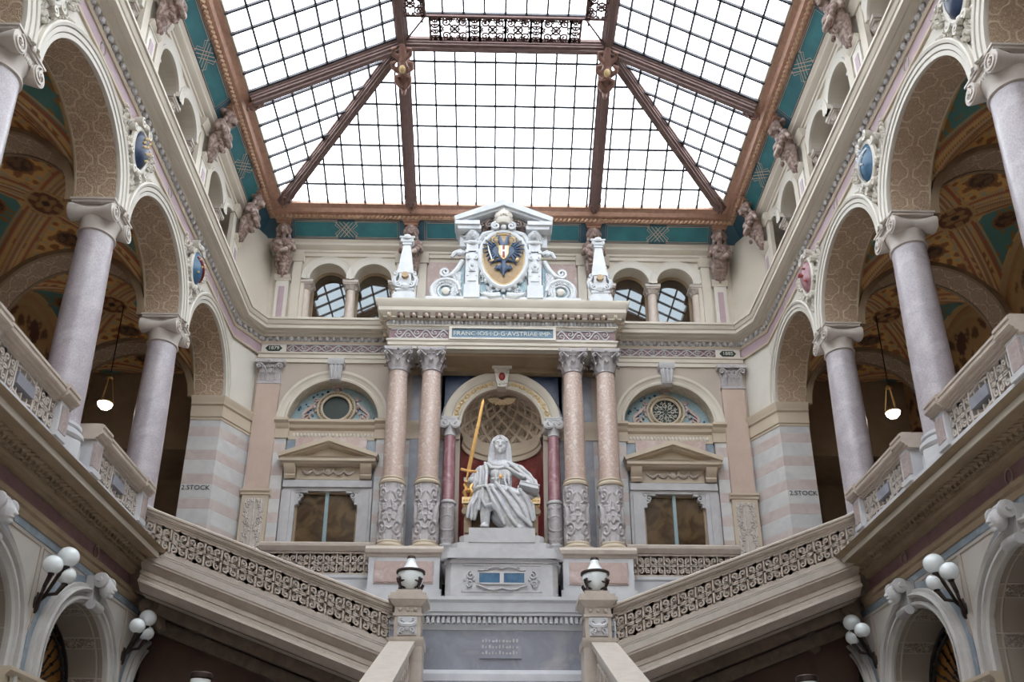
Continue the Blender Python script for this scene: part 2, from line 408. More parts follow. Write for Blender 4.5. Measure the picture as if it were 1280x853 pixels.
def floor_and_shell():
    mb=MB(); mb.box(-14,14,YF-.5,30,-1.9,-1.6); mb.build('floor','floorstone',kind='structure')
    mb=MB(); mb.box(-14,14,YF-.6,YF,-1.9,22); mb.build('wall_front','taupe',kind='structure')
    for s in(-1,1):
        f=FS(s); n='wall_'+LS[s]
        w=MB(f); w.arcade(YF,24.8,ZA,ZA,16.36,BC,RA,8.0,8.85); w.box(YF,8.2,8.0,8.85,7.2,ZA)
        w.build(n,'ivory',kind='structure')
        w=MB(f)
        for c in BC: w.soffit(c,RA-.012,ZA,8.04,8.86)
        w.build('trim_soffit_'+LS[s],'soffit',kind='structure')
        w=MB(f)   # rounded mouldings of the archivolts
        for c in BC:
            w.ring([(RA-.02,8.01),(RA-.02,7.95),(RA+.06,7.94),(RA+.07,7.98),(RA+.08,7.92),(RA+.16,7.91),(RA+.17,7.96),(RA+.18,7.89),(RA+.23,7.87),(RA+.26,7.89),(RA+.27,7.95),(RA+.29,7.96),(RA+.29,8.01)],c,ZA,44)
        w.build('trim_archivolts_'+LS[s],'ivory',kind='structure')
        w=MB(f)
        for c in BC: w.ring([(RA-.03,8.85),(RA-.03,8.89),(RA+.08,8.89),(RA+.08,8.85)],c,ZA,32)
        w.build('trim_inner_arches_'+LS[s],'cream_warm',kind='structure')
        # banded pier beside the back corner
        p=[(s*8.0,23.42),(s*8.86,23.42),(s*8.86,25.2),(s*7.45,25.2),(s*7.45,24.4)]
        if s>0: p=p[::-1]
        w=MB(); plan_prism(w,p,6.9,13.0); w.build('wall_pier_'+LS[s],'banded',kind='structure')
        w=MB(); plan_prism(w,[(s*8.02,23.44),(s*8.84,23.44),(s*8.84,25.2),(s*7.47,25.2),(s*7.47,24.42)],13.0,16.4); w.build('wall_corner_'+LS[s],'ivory',kind='structure')
        prof=[(-.02,12.55),(.02,12.55),(.02,12.62),(.05,12.64),(.05,12.98),(.1,13.02),(.1,13.1),(.16,13.2),(.16,13.26),(-.02,13.26)]
        w=MB(); pp=[(-8.87,23.42),(-8.0,23.42),(-7.45,24.4),(-7.3,24.4)]
        w.sweep(prof,pp if s<0 else [(7.3,24.4),(7.45,24.4),(8.0,23.42),(8.87,23.42)])
        w.build('trim_impost_'+LS[s],'cream_warm',kind='structure')
        # gallery floor, outer wall
        w=MB(f); w.box(YF,27.5,8.21,13.2,6.9,7.2); w.build('floor_gallery_'+LS[s],'floorstone',kind='structure')
        w=MB(f); w.box(YF,27.5,12.8,13.2,7.2,19.9); w.box(25.2,27.5,7.3,12.8,12.5,16.3); w.box(27.4,27.6,7.3,12.8,7.2,16.3); w.box(YF,7.9,8.85,12.8,15.2,15.4)
        w.build('wall_gallery_'+LS[s],'brownstone',kind='structure')
        # lower storey
        w=MB(f); LB=BC+[5.95]; w.arcade(YF,25.2,-1.6,3.95,7.0,LB,1.42,8.2,9.3)
        w.build('wall_lower_'+LS[s],'stucco',kind='structure')
        w=MB(f)
        for c in LB: w.soffit(c,1.41,3.95,8.24,9.3,foot=-1.6)
        w.build('trim_lower_soffit_'+LS[s],'soffit_lower',kind='structure')
        w=MB(f); w2=MB(f); w3=MB(f)
        for c in LB:
            w.ring([(1.4,8.21),(1.4,8.13),(1.45,8.1),(1.47,8.05),(1.52,8.05),(1.53,8.12),(1.6,8.12),(1.61,8.03),(1.66,8.0),(1.7,8.03),(1.71,8.09),(1.77,8.09),(1.79,8.13),(1.79,8.21)],c,3.95,44,foot=-1.6)
            w2.ring([(1.79,8.21),(1.79,8.18),(1.93,8.18),(1.93,8.21)],c,3.95,40,foot=-1.6)
        for i in range(len(LB)):
            c=LB[i]
            w2.box(c-1.97,c+1.97,8.18,8.21,5.9,6.08)
            for q in(c-1.97,):   # painted panel outline in each spandrel
                for (a,b) in (((q+.06,5.82),(q+1.45,5.82)),((q+.06,5.82),(q+.1,4.3)),((q-.06,5.82),(q-1.45,5.82)),((q-.06,5.82),(q-.1,4.3))):
                    w3.tube([(a[0],8.19,a[1]),(b[0],8.19,b[1])],.012,4)
                for sg in(-1,1):
                    cc=q+sg*1.97; w3.tube([(cc-sg*1.95*math.cos(t),8.19,3.95+1.95*math.sin(t)) for t in [.2+i*.09 for i in range(12)]],.012,4)
        w.build('trim_lower_archivolts_'+LS[s],'moulding_grey',kind='structure'); w2.build('trim_lower_border_'+LS[s],'bluemarble',kind='structure'); w3.build('trim_lower_lines_'+LS[s],'line_cream',kind='structure')
        # impost band on the lower piers
        w=MB(f)
        for i,q in enumerate(PC):
            w.straight([(8.21,3.2),(8.11,3.2),(8.05,3.3),(8.05,3.42),(7.97,3.5),(7.97,3.56),(8.21,3.56)],q-.62,q+.62)
        w.build('trim_lower_impost_'+LS[s],'cream_warm',kind='structure')
        # upper arcade storey
        w=MB(f); cs=[]
        for c in BC[::-1]: cs+=[c-.72,c+.72]
        w.arcade(YF,24.9,18.48,18.48,20.5,cs,.61,8.2,8.75,n=20)
        e=[YF]+sum([[c-1.5,c+1.5] for c in BC[::-1]],[])+[24.9]
        for i in range(0,len(e),2): w.box(e[i],e[i+1],8.2,8.75,16.3,18.48)
        w.build('wall_upper_'+LS[s],'cream',kind='structure')
        w=MB(f)
        for c in cs: w.ring([(.6,8.21),(.6,8.14),(.68,8.12),(.7,8.15),(.8,8.13),(.86,8.1),(.88,8.21)],c,18.48,24)
        w.build('trim_upper_archivolts_'+LS[s],'ivory',kind='structure')
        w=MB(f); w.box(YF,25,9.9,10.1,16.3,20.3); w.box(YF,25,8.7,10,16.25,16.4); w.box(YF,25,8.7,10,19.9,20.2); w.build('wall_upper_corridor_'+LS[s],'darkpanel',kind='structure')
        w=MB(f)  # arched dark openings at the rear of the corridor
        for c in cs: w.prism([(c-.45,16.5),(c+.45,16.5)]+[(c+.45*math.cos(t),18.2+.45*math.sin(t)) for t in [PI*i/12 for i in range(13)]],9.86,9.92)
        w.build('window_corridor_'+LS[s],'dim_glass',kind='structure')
    # ---------------- horizontal trims round the hall
    for s in(-1,1):
        pa=path_side(s,8.0,24.4,7.45,3.34)
        w=MB(); w.sweep([(-.02,15.34),(.05,15.34),(.05,15.4),(-.02,15.4)],pa); w.sweep([(-.02,15.72),(.05,15.72),(.08,15.78),(.08,15.8),(-.02,15.8)],pa); w.build('trim_1_'+LS[s],'cream_warm',kind='structure')
        w=MB(); w.sweep([(-.02,15.4),(.02,15.4),(.02,15.72),(-.02,15.72)],pa if s<0 else pa); 
        w.build('trim_frieze_'+LS[s],'mauve',kind='structure')
        # bead and corona
        w=MB(); w.sweep([(-.05,15.94),(.14,15.94),(.17,15.99),(.3,16.0),(.32,16.03),(.45,16.04),(.46,16.12),(.42,16.13),(.42,16.17),(.46,16.19),(.49,16.25),(.5,16.3),(.54,16.31),(.54,16.38),(-.32,16.38)],pa)
        w.build('trim_cornice_'+LS[s],'cream',kind='structure')
        w=MB(); L=0
        for (p,q) in zip(pa[:-1],pa[1:]):
            p=Vector(p);q=Vector(q);d=(q-p).normalized();n=Vector((d.y,-d.x));ln=(q-p).length;k=int(ln/.21)
            for i in range(k):
                t=p+d*(i+.5)*ln/k
                if t.y<6: continue
                c=t+n*.1
                w.ball((c.x,c.y,15.87),(.075,.075,.08),7,5)
        w.sweep([(-.02,15.8),(.06,15.8),(.06,15.94),(-.02,15.94)],[(x,y) for x,y in pa]); w.build('trim_beads_'+LS[s],'greywhite',kind='structure')
        # architrave of the back wall
        pb=pa[2:] if s<0 else pa[:2]
        w=MB(); w.sweep([(-.05,15.08),(.05,15.08),(.05,15.2),(.08,15.22),(.08,15.33),(.12,15.36),(.12,15.4),(-.05,15.4)],pb); w.build('trim_architrave_'+LS[s],'cream',kind='structure')
        # mauve frieze rings
        # carved frieze on the back wall
        x0,x1=(-7.4,-3.34) if s<0 else (3.34,7.4)
        w=MB(); n=9
        w.box(x0,x1,24.36,24.4,15.4,15.72)
        w.build('trim_carved_ground_'+LS[s],'purple',kind='structure')
        w=MB(); y=24.36; L=x1-x0-.9; xs=x0+.8 if s<0 else x0+.1
        k=9
        w.ribbon([(xs+L*i/(k*8),15.56+.105*math.sin(2*PI*i/8/2+.0)) for i in range(k*8+1)],.03,y-.03,y+.01)
        w.ribbon([(xs+L*i/(k*8),15.56-.105*math.sin(2*PI*i/8/2+.0)) for i in range(k*8+1)],.015,y-.02,y+.01)
        for i in range(k):
            cx=xs+L*(i+.5)/k; sg=1 if i%2 else -1
            w.ribbon(spiral(cx,15.56+sg*.04,.1,1.2,PI/2*sg,sg,14),.022,y-.03,y+.01); w.ball((cx,y,15.56-sg*.08),(.035,.03,.035),6,4)
        for z in(15.415,15.705): w.box(x0,x1,y-.03,y,z-.012,z+.012)
        w.build('trim_carved_scroll_'+LS[s],'greywhite',kind='structure')
        # deck cornice between the storeys
        pd=[(-8.2,YF),(-8.2,19.95)] if s<0 else [(8.2,19.95),(8.2,YF)]
        w=MB(); w.sweep([(-.02,6.04),(.04,6.04),(.06,6.1),(.06,6.16),(.1,6.2),(.1,6.3),(.04,6.34),(-.02,6.34)],pd)
        w.sweep([(-.02,6.6),(.04,6.6),(.1,6.64),(.1,6.7),(.16,6.74),(.16,6.79),(.2,6.81),(.2,6.84),(.35,6.88),(.45,6.90),(.62,6.91),(.65,6.91),(.65,7.02),(.7,7.03),(.75,7.05),(.78,7.09),(.5,7.12),(-.02,7.12)],pd)
        w.build('trim_deck_cornice_'+LS[s],'brownstone',kind='structure')
        w=MB(); w.sweep([(.63,6.91),(.66,6.905),(.66,7.015),(.63,7.015)],pd); w.build('trim_deck_band_'+LS[s],'cream',kind='structure')
        w=MB(); w.sweep([(-.02,6.34),(.02,6.34),(.02,6.6),(-.02,6.6)],pd); w.build('trim_deck_frieze_'+LS[s],'purple',kind='structure')
        # interlaced wave ornament on the slope of the cornice
        w=MB(FS(s)); 
        for i in range(110):
            u=19.7-i*.15
            if u<6.5: break
            w.tube([(u,8.02,6.8),(u+.07,7.94,6.82),(u-.02,7.86,6.84),(u+.06,7.78,6.86)],[.03,.045,.045,.03],5)
        w.build('trim_deck_ornament_'+LS[s],'brownstone',kind='structure')
        w=MB(FS(s)); w.box(YF,19.9,7.88,8.5,7.1,7.45); w.box(YF,19.9,7.84,8.5,7.1,7.28); w.box(YF,19.9,7.92,8.5,7.45,7.6); w.build('trim_plinth_'+LS[s],'whitestone',kind='structure')
        w=MB(FS(s)); w2=MB(FS(s))
        for c in BC:     # oval links in the friezes
            for (dz,dd,r1,mbx) in((15.56,7.975,.15,w),(6.47,8.165,.13,w2)):
                mbx.tube([(c+.1*math.cos(t),dd,dz+r1*math.sin(t)) for t in [2*PI*i/20 for i in range(21)]],.018,5)
            w.build('trim_frieze_ovals_'+LS[s],'ivory',kind='structure'); w2.build('trim_deck_ovals_'+LS[s],'line_cream',kind='structure')
    # upper entablature under the cove, cove, gutter
    pu=[(-8.2,YF),(-8.2,24.8),(8.2,24.8),(8.2,YF)]
    w=MB(); w.sweep([(-.05,19.36),(.06,19.36),(.06,19.48),(.1,19.5),(.1,19.58),(.2,19.64),(.24,19.68),(.24,19.76),(.3,19.84),(.3,19.87),(-.05,19.87)],pu); w.build('trim_upper_cornice','cream',kind='structure')
    pg=[(-8.2,YF),(-8.2,24.75),(8.2,24.75),(8.2,YF)]
    w=MB(); w.sweep([(.24,19.84),(.36,19.98),(.5,20.15),(.67,20.32),(.67,20.5),(-.1,20.5),(-.1,19.84)],pg); w.build('trim_cove','teal_dark',kind='structure')
    w=MB(); w.sweep([(.66,20.31),(.7,20.3),(.77,20.33),(.79,20.38),(.9,20.4),(.93,20.46),(.95,20.52),(1.0,20.55),(1.09,20.57),(1.09,20.68),(.66,20.68)],pg); w.build('trim_gutter','copper',kind='structure')
    w=MB()   # twisted rope on the gutter
    for (p,q) in (((-7.47,7.0),(-7.47,24.02)),((-7.47,24.02),(7.47,24.02)),((7.47,24.02),(7.47,7.0))):
        p=Vector(p);q=Vector(q);L=(q-p).length;k=int(L/.14);d=(q-p)/L;nn=Vector((d.y,-d.x))
        for i in range(k):
            c=p+d*(i+.5)*L/k; a=c-d*.09;b=c+d*.09
            w.tube([(a.x-nn.x*.0,a.y-nn.y*.0,20.3),(c.x+nn.x*.05,c.y+nn.y*.05,20.33),(b.x,b.y,20.38)],[.04,.062,.04],6)
    w.build('trim_rope','rope_gilt',kind='structure')
def cove_lines():
    # teal field and knotted cream border lines; p(u,t): u along the wall, t across the slope
    def pmap(side):
        def f(u,t,h=.012):
            o=.24+.43*t; z=19.84+.48*t; k=.75
            if side==0: return (u,24.75-o-h*k,z-h*.66)
            return (side*(8.2-o-h*k),u,z-h*.66)
        return f
    def strip(mb,f,pts,w,h):
        N=len(pts);vs=[]
        for i,(u,t) in enumerate(pts):
            a=pts[max(i-1,0)];b=pts[min(i+1,N-1)];tx,tz=b[0]-a[0],(b[1]-a[1])*.67;l=math.hypot(tx,tz) or 1
            for sg in(-1,1): vs.append(f(u-tz/l*sg*w/2,t+tx/l*sg*w/2/.67,h))
        mb.add(vs,[(2*i,2*i+1,2*i+3,2*i+2) for i in range(N-1)])
    lines=MB();field=MB()
    def panel(side,u0,u1,knot=True):
        f=pmap(side); vs=[f(u0+.1,.13,.03),f(u1-.1,.13,.03),f(u1-.1,.5,.03),f(u0+.1,.5,.03),f(u1-.1,.87,.03),f(u0+.1,.87,.03)]; field.add(vs,[(0,1,2,3),(3,2,4,5)])
        c=(u0+u1)/2
        for inset in(.06,.12):
            t0=.5-(.5-inset*1.1); t1=1-t0
            if knot:
                k=.28
                strip(lines,f,[(c-k,t1),(u0+inset,t1),(u0+inset,t0),(c-k,t0)],.016,.045); strip(lines,f,[(c+k,t1),(u1-inset,t1),(u1-inset,t0),(c+k,t0)],.016,.045)
            else: strip(lines,f,[(u0+inset,t0),(u1-inset,t0),(u1-inset,t1),(u0+inset,t1),(u0+inset,t0)],.016,.045)
        if knot:
            for j in(-1,0,1):
                for sg in(-1,1):
                    strip(lines,f,[(c+j*.13-.22,.5-sg*.36),(c+j*.13+.22,.5+sg*.36)],.022,.05)
                    
            for sg in(-1,1):
                strip(lines,f,[(c+sg*.28,.88),(c+sg*.36,.7),(c+sg*.2,.5),(c+sg*.36,.3),(c+sg*.28,.12)],.018,.05)
    panel(0,-6.85,-3.3);panel(0,3.3,6.85);panel(0,-2.6,-.1,False);panel(0,.1,2.6,False)
    for s in(-1,1):
        e=[23.4]+PC[:]
        for a,b in zip(e[:-1],e[1:]): panel(s,b+.35,a-.35)
    lines.build('trim_cove_lines','line_cream',kind='structure',smooth=0); field.build('trim_cove_field','teal',kind='structure',smooth=0)
# ---------------------------------------------------------------- painted groin vaults over the galleries
def vault_paint(co):
    x=co[:,0];y=co[:,1];ax=np.abs(x);ay=np.abs(y);d=np.abs(ax-ay); big=np.maximum(ax,ay);sm=np.minimum(ax,ay)
    n=len(x); c=np.zeros((n,3)); och=np.array([226,176,108.]); c[:]=och
    # leafy brown scrolls
    w=np.sin(9*x+3*np.sin(5*y))*np.sin(9*y+3*np.sin(5*x)); c[w>.35]=[160,104,62]; c[w<-.62]=[186,176,140]
    # teal fields with a medallion toward the outer edge of each web
    tri=(big>.62)&(d>.42)&(big<1.72)&(ax>ay); c[tri]=[88,140,134]
    w2=np.sin(13*x+2*np.sin(9*y))*np.sin(13*y+2*np.sin(9*x)); c[tri&(w2>.35)]=[150,120,76]
    ring2=(d>.46)&(d<.52)&(big<1.76); c[ring2]=[196,164,120]; med=((big-1.25)/.3)**2+(sm/.34)**2; c[(med<1)]=[150,104,66]; c[med<.62]=[74,56,44]; c[(med<.5)&(w2>0)]=[120,92,64]
    # ribs
    e=(d<.42)&(d>.3); c[e]=[176,104,68]
    e=(d<.3)&(d>.24); c[e]=[208,176,130]
    e=d<.17; c[e]=[150,92,60]; c[d<.12]=[214,182,140]; c[d<.05]=[170,120,80]
    r=np.hypot(x,y); c[r<.46]=[196,160,110]; c[r<.38]=[112,70,48]; c[(r<.38)&(w2>.1)]=[170,130,84]; c[r<.1]=[60,44,36]
    c[big>1.78]=[196,164,120]
    return c
def band_paint(co):
    u=co[:,0]*0; return np.tile([176,146,108.],(len(co),1))
def vaults():
    R=1.93; zs=13.3
    def vgrid(mb,N=110):
        vs=[];fs=[]
        for j in range(N+1):
            for i in range(N+1):
                x=-1.97+3.94*i/N;y=-1.97+3.94*j/N
                h=max(math.sqrt(max(R*R-x*x,0)),math.sqrt(max(R*R-y*y,0)))*.98
                vs.append((x,y,h))
        for j in range(N):
            for i in range(N): a=j*(N+1)+i; fs.append((a,a+1,a+N+2,a+N+1))
        mb.add(vs,fs)
    proto=None
    for s in(-1,1):
        for k,c in enumerate(BC+[25.65]):
            if proto is None:
                mb=MB(); vgrid(mb); o=mb.build('ceiling_vault','painted',loc=(s*10.83,c,zs),smooth=60); setpaint(o,vault_paint); proto=o
            else:
                o=proto.copy(); COL.objects.link(o); o.location=(s*10.83,c,zs)
            o['kind']='structure'
        f=FS(s)
        w=MB(); w2=MB()
        for q in PC+[23.68]:
            # transverse arch spanning the gallery: plane y=q
            m=MB(lambda u,d,z,s=s:(s*u,d,z)); m.soffit(10.83,1.84,zs-.05,q-.36,q+.36,n=30)
            b=len(w.v); w.v+=m.v; w.fc+=[tuple(i+b for i in fc) for fc in m.fc]; w.uv+=m.uv
            m=MB(lambda u,d,z,s=s:(s*u,d,z))
            for dd in(-.38,.3): m.ring([(1.82,q+dd),(1.99,q+dd),(1.99,q+dd+.08),(1.82,q+dd+.08)],10.83,zs-.05,30)
            b=len(w2.v); w2.v+=m.v; w2.fc+=[tuple(i+b for i in fc) for fc in m.fc]; w2.uv+=m.uv
        w.build('trim_vault_bands_'+LS[s],'soffit',kind='structure'); w2.build('trim_vault_rings_'+LS[s],'brownstone',kind='structure')
        # painted outer wall of each bay
        def wp(co,s=s):
            y=co[:,1];z=co[:,2];c=np.tile([190,146,100.],(len(co),1))
            for b in BC+[25.65]:
                r=np.hypot(y-b,np.maximum(z-13.3,0)); inb=np.abs(y-b)<1.97
                c[inb&(r<1.7)]=[184,146,98]; 
                w=np.sin(8*y)*np.sin(8*z+2*np.sin(5*y)); c[inb&(r<1.5)&(w>.3)]=[110,78,50]
                rr=np.hypot(y-b-.65,np.maximum(z-12.9,0)); rl=np.hypot(y-b+.65,np.maximum(z-12.9,0))
                for q in(rr,rl): c[inb&(q<.56)]=[184,150,100]; c[inb&(q<.48)]=[92,34,34]
                ov=((y-b)/.26)**2+((z-14.3)/.4)**2; c[inb&(ov<1.25)]=[184,150,100]; c[inb&(ov<.85)]=[96,60,48]
                c[inb&(np.abs(r-1.62)<.07)]=[190,158,110]
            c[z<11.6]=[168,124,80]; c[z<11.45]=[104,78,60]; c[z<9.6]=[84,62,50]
            return c
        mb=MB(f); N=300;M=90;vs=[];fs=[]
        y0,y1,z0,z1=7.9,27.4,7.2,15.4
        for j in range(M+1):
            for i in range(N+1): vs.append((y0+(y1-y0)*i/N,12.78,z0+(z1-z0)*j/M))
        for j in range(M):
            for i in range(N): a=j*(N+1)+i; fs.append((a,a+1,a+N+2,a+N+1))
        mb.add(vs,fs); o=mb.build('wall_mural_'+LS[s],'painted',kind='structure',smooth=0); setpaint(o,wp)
# ---------------------------------------------------------------- glass roof
GX,GY,GZ=7.1,23.66,20.62; RX,RY,RZ=2.95,19.6,22.88; GF,RF=-7.6,-4.0; SPN=.593
def skylight():
    V=Vector
    rp=[(-.19,0),(-.19,-.1),(-.15,-.12),(-.15,-.17),(-.12,-.18),(-.12,-.24),(-.06,-.26),(-.06,-.32),(.06,-.32),(.06,-.26),(.12,-.24),(.12,-.18),(.15,-.17),(.15,-.12),(.19,-.1),(.19,0)]
    rb=MB()
    def B(p,q): beam(rb,p,q,rp)
    for sx in(-1,1):
        B((sx*GX,GY,GZ),(sx*RX,RY,RZ)); B((sx*RX,GY,GZ),(sx*RX,RY,RZ)); B((sx*GX,RY,GZ),(sx*RX,RY,RZ))
        B((sx*RX,RY+.0,RZ),(sx*RX,RF,RZ)); B((sx*GX,12.3,GZ),(sx*RX,12.3,RZ)); B((sx*GX,4.4,GZ),(sx*RX,4.4,RZ)); B((sx*GX,GF,GZ),(sx*RX,RF,RZ))
        B((sx*GX,RF,GZ),(sx*RX,RF,RZ)); B((sx*RX,GF,GZ),(sx*RX,RF,RZ))
    B((-RX,RY,RZ),(RX,RY,RZ)); B((-RX,RF,RZ),(RX,RF,RZ)); B((-RX,8.1,RZ),(RX,8.1,RZ))
    o=rb.build('ceiling_rafters','rafter',kind='structure')
    g=MB(); gb=MB()
    gp=[(-.027,0),(-.027,-.07),(.027,-.07),(.027,0)]
    def face(P,u,v,nu0,nu1,vl,lim):   # P origin, u along gutter, v up the slope (unit), bars; lim(v)->(umin,umax)
        g.add([P+u*lim(0)[0],P+u*lim(0)[1],P+u*lim(vl)[1]+v*vl,P+u*lim(vl)[0]+v*vl],[(0,1,2,3)])
        n=u.cross(v)
        if n.z<0:n=-n
        k=1
        while k*SPN<vl:
            a,b=lim(k*SPN); beam(gb,P+u*a+v*k*SPN,P+u*b+v*k*SPN,gp,n); k+=1
        U=nu0
        lo,hi=lim(0)
        while U<nu1:
            # clip along v
            t=0;top=0;ok=[]
            for i in range(61):
                vv=vl*i/60;a,b=lim(vv)
                if a<=U<=b: ok.append(vv)
            if len(ok)>1: beam(gb,P+u*U+v*ok[0],P+u*U+v*ok[-1],gp,n)
            U+=SPN
    sl=math.hypot(GY-RY,RZ-GZ); v=V((0,-(GY-RY),RZ-GZ)).normalized()
    face(V((0,GY,GZ)),V((1,0,0)),v,-GX+.31,GX,sl,lambda t:(-GX+(GX-RX)*t/sl,GX-(GX-RX)*t/sl))
    sl2=math.hypot(GX-RX,RZ-GZ)
    for sx in(-1,1):
        v=V((-sx*(GX-RX),0,RZ-GZ)).normalized()
        face(V((sx*GX,0,GZ)),V((0,1,0)),v,GF+.3,GY,sl2,lambda t:(GF+(RF-GF)*t/sl2,GY-(GY-RY)*t/sl2))
    sl3=math.hypot(GF-RF,RZ-GZ); v=V((0,RF-GF,RZ-GZ)).normalized()
    face(V((0,GF,GZ)),V((1,0,0)),v,-GX+.31,GX,sl3,lambda t:(-GX+(GX-RX)*t/sl3,GX-(GX-RX)*t/sl3))
    # raised inner light
    ix,iy=2.24,18.62; zi=23.2
    g.add([(-2.95,-4,zi),(2.95,-4,zi),(2.95,19.6,zi),(-2.95,19.6,zi)],[(0,1,2,3)])
    x=-2.4+.0
    for i in range(9): beam(gb,(-2.37+i*.593,-3.3,zi),(-2.37+i*.593,19.2,zi),gp)
    yy=18.9
    while yy>-3: beam(gb,(-2.5,yy,zi),(2.5,yy,zi),gp); yy-=1.2
    g.build('ceiling_glass','roof_glass',kind='structure',smooth=0); gb.build('ceiling_glazing_bars','glazing_bar',kind='structure',smooth=0)
    # flat lattice frieze round the inner light
    zl=22.7; la=MB(); fr=MB()
    ox,oy=RX-.12,RY-.21
    for sx in(-1,1):
        fr.box(sx*ix-.03,sx*ix+.03,-3.2,iy,zl-.04,zl+.02)
        beam(fr,(sx*ox,oy,zl),(sx*ix,iy,zl),[(-.02,0),(-.02,-.05),(.02,-.05),(.02,0)])
    fr.box(-ix,ix,iy-.03,iy+.03,zl-.04,zl+.02); pass
    for z_ in (0,): pass
    def scr(mapf,L,Wd,big):
        # scroll lattice in a rectangle L x Wd, mapf(a,b)->xyz
        def rib(pts,w=.022):
            w=w*1.9; N=len(pts);vs=[]
            for i,(x,z) in enumerate(pts):
                a=pts[max(i-1,0)];b=pts[min(i+1,N-1)];tx,tz=b[0]-a[0],b[1]-a[1];l=math.hypot(tx,tz) or 1
                for sg in(-1,1):
                    for h in(0,.03): vs.append(mapf(x-tz/l*sg*w/2,z+tx/l*sg*w/2,h))
            fs=[]
            for i in range(N-1):
                q=4*i; fs+=[(q,q+2,q+6,q+4),(q+1,q+5,q+7,q+3),(q,q+4,q+5,q+1),(q+2,q+3,q+7,q+6)]
            la.add(vs,fs)
        cx,cz=L/2,Wd/2
        if big:
            for sx in(-1,1):
                for sz in(-1,1):
                    rib(spiral(cx+sx*L*.3,cz+sz*Wd*.27,Wd*.19,1.6,PI/2*sz,sx*sz,22))
                    rib([(cx,cz),(cx+sx*L*.18,cz+sz*Wd*.2)]); rib(spiral(cx+sx*L*.12,cz+sz*Wd*.34,Wd*.1,1.3,0,-sx*sz,14),.016)
                    rib(spiral(cx+sx*L*.42,cz+sz*Wd*.08,Wd*.07,1.2,0,sx*sz,12),.014)
            rib([(cx+.12*math.cos(t),cz+.12*math.sin(t)) for t in [2*PI*i/16 for i in range(17)]],.02)
            for a in range(8):
                t=a*PI/4; rib([(cx+.05*math.cos(t),cz+.05*math.sin(t)),(cx+.17*math.cos(t),cz+.17*math.sin(t))],.012)
        else:
            for j in range(4):
                for sx in(-1,1): rib(spiral(cx+sx*L*.22,Wd*(.16+.225*j),Wd*.1,1.3,PI/2,sx,14),.018)
            rib([(cx,0),(cx,Wd)],.012)
        for b in(.04,.1,Wd-.1,Wd-.04): rib([(0,b),(L,b)],.014)
        n=int(L/.07)
        for i in range(n):
            for b in(.07,Wd-.07): rib([(L*(i+.5)/n,b-.025),(L*(i+.5)/n,b+.025)],.02)
        for a in(0,L): rib([(a,0),(a,Wd)],.035)
    seq=[(.28,0),(.82,1),(.3,0),(.72,1),(.72,1),(.3,0),(.82,1),(.28,0)]
    x=-sum(l for l,_ in seq)/2; Wd=oy-iy
    for l,b in seq:
        scr(lambda a,c,h,x=x:(x+a,iy+c,zl-h),l,Wd,b); x+=l
    for sx in(-1,1):
        y=iy+.0
        for i in range(8):
            for l,b in((.75,1),(.3,0)):
                y-=l; scr(lambda a,c,h,y=y,sx=sx:(sx*(ix+c*1.02),y+a,zl-h),l,Wd,b)
    la.build('ceiling_lattice','rafter_dark',kind='structure',smooth=0); fr.build('ceiling_lantern_frame','rafter_dark',kind='structure')
    # solid roof outside the glass so no other daylight enters
    r=MB(); r.box(-14,-7.05,YF-.6,30,20.6,20.8); r.box(7.05,14,YF-.6,30,20.6,20.8); r.box(-14,14,23.75,30,20.6,20.8); r.box(-14,14,YF-.6,GF,20.6,20.8)
    r.box(-14,14,28.5,28.8,-1.9,20.8)
    for s in(-1,1): r.box(min(s*13.2,s*13.5),max(s*13.2,s*13.5),YF-.6,28.8,-1.9,20.8)
    r.build('ceiling_roof','taupe',kind='structure')
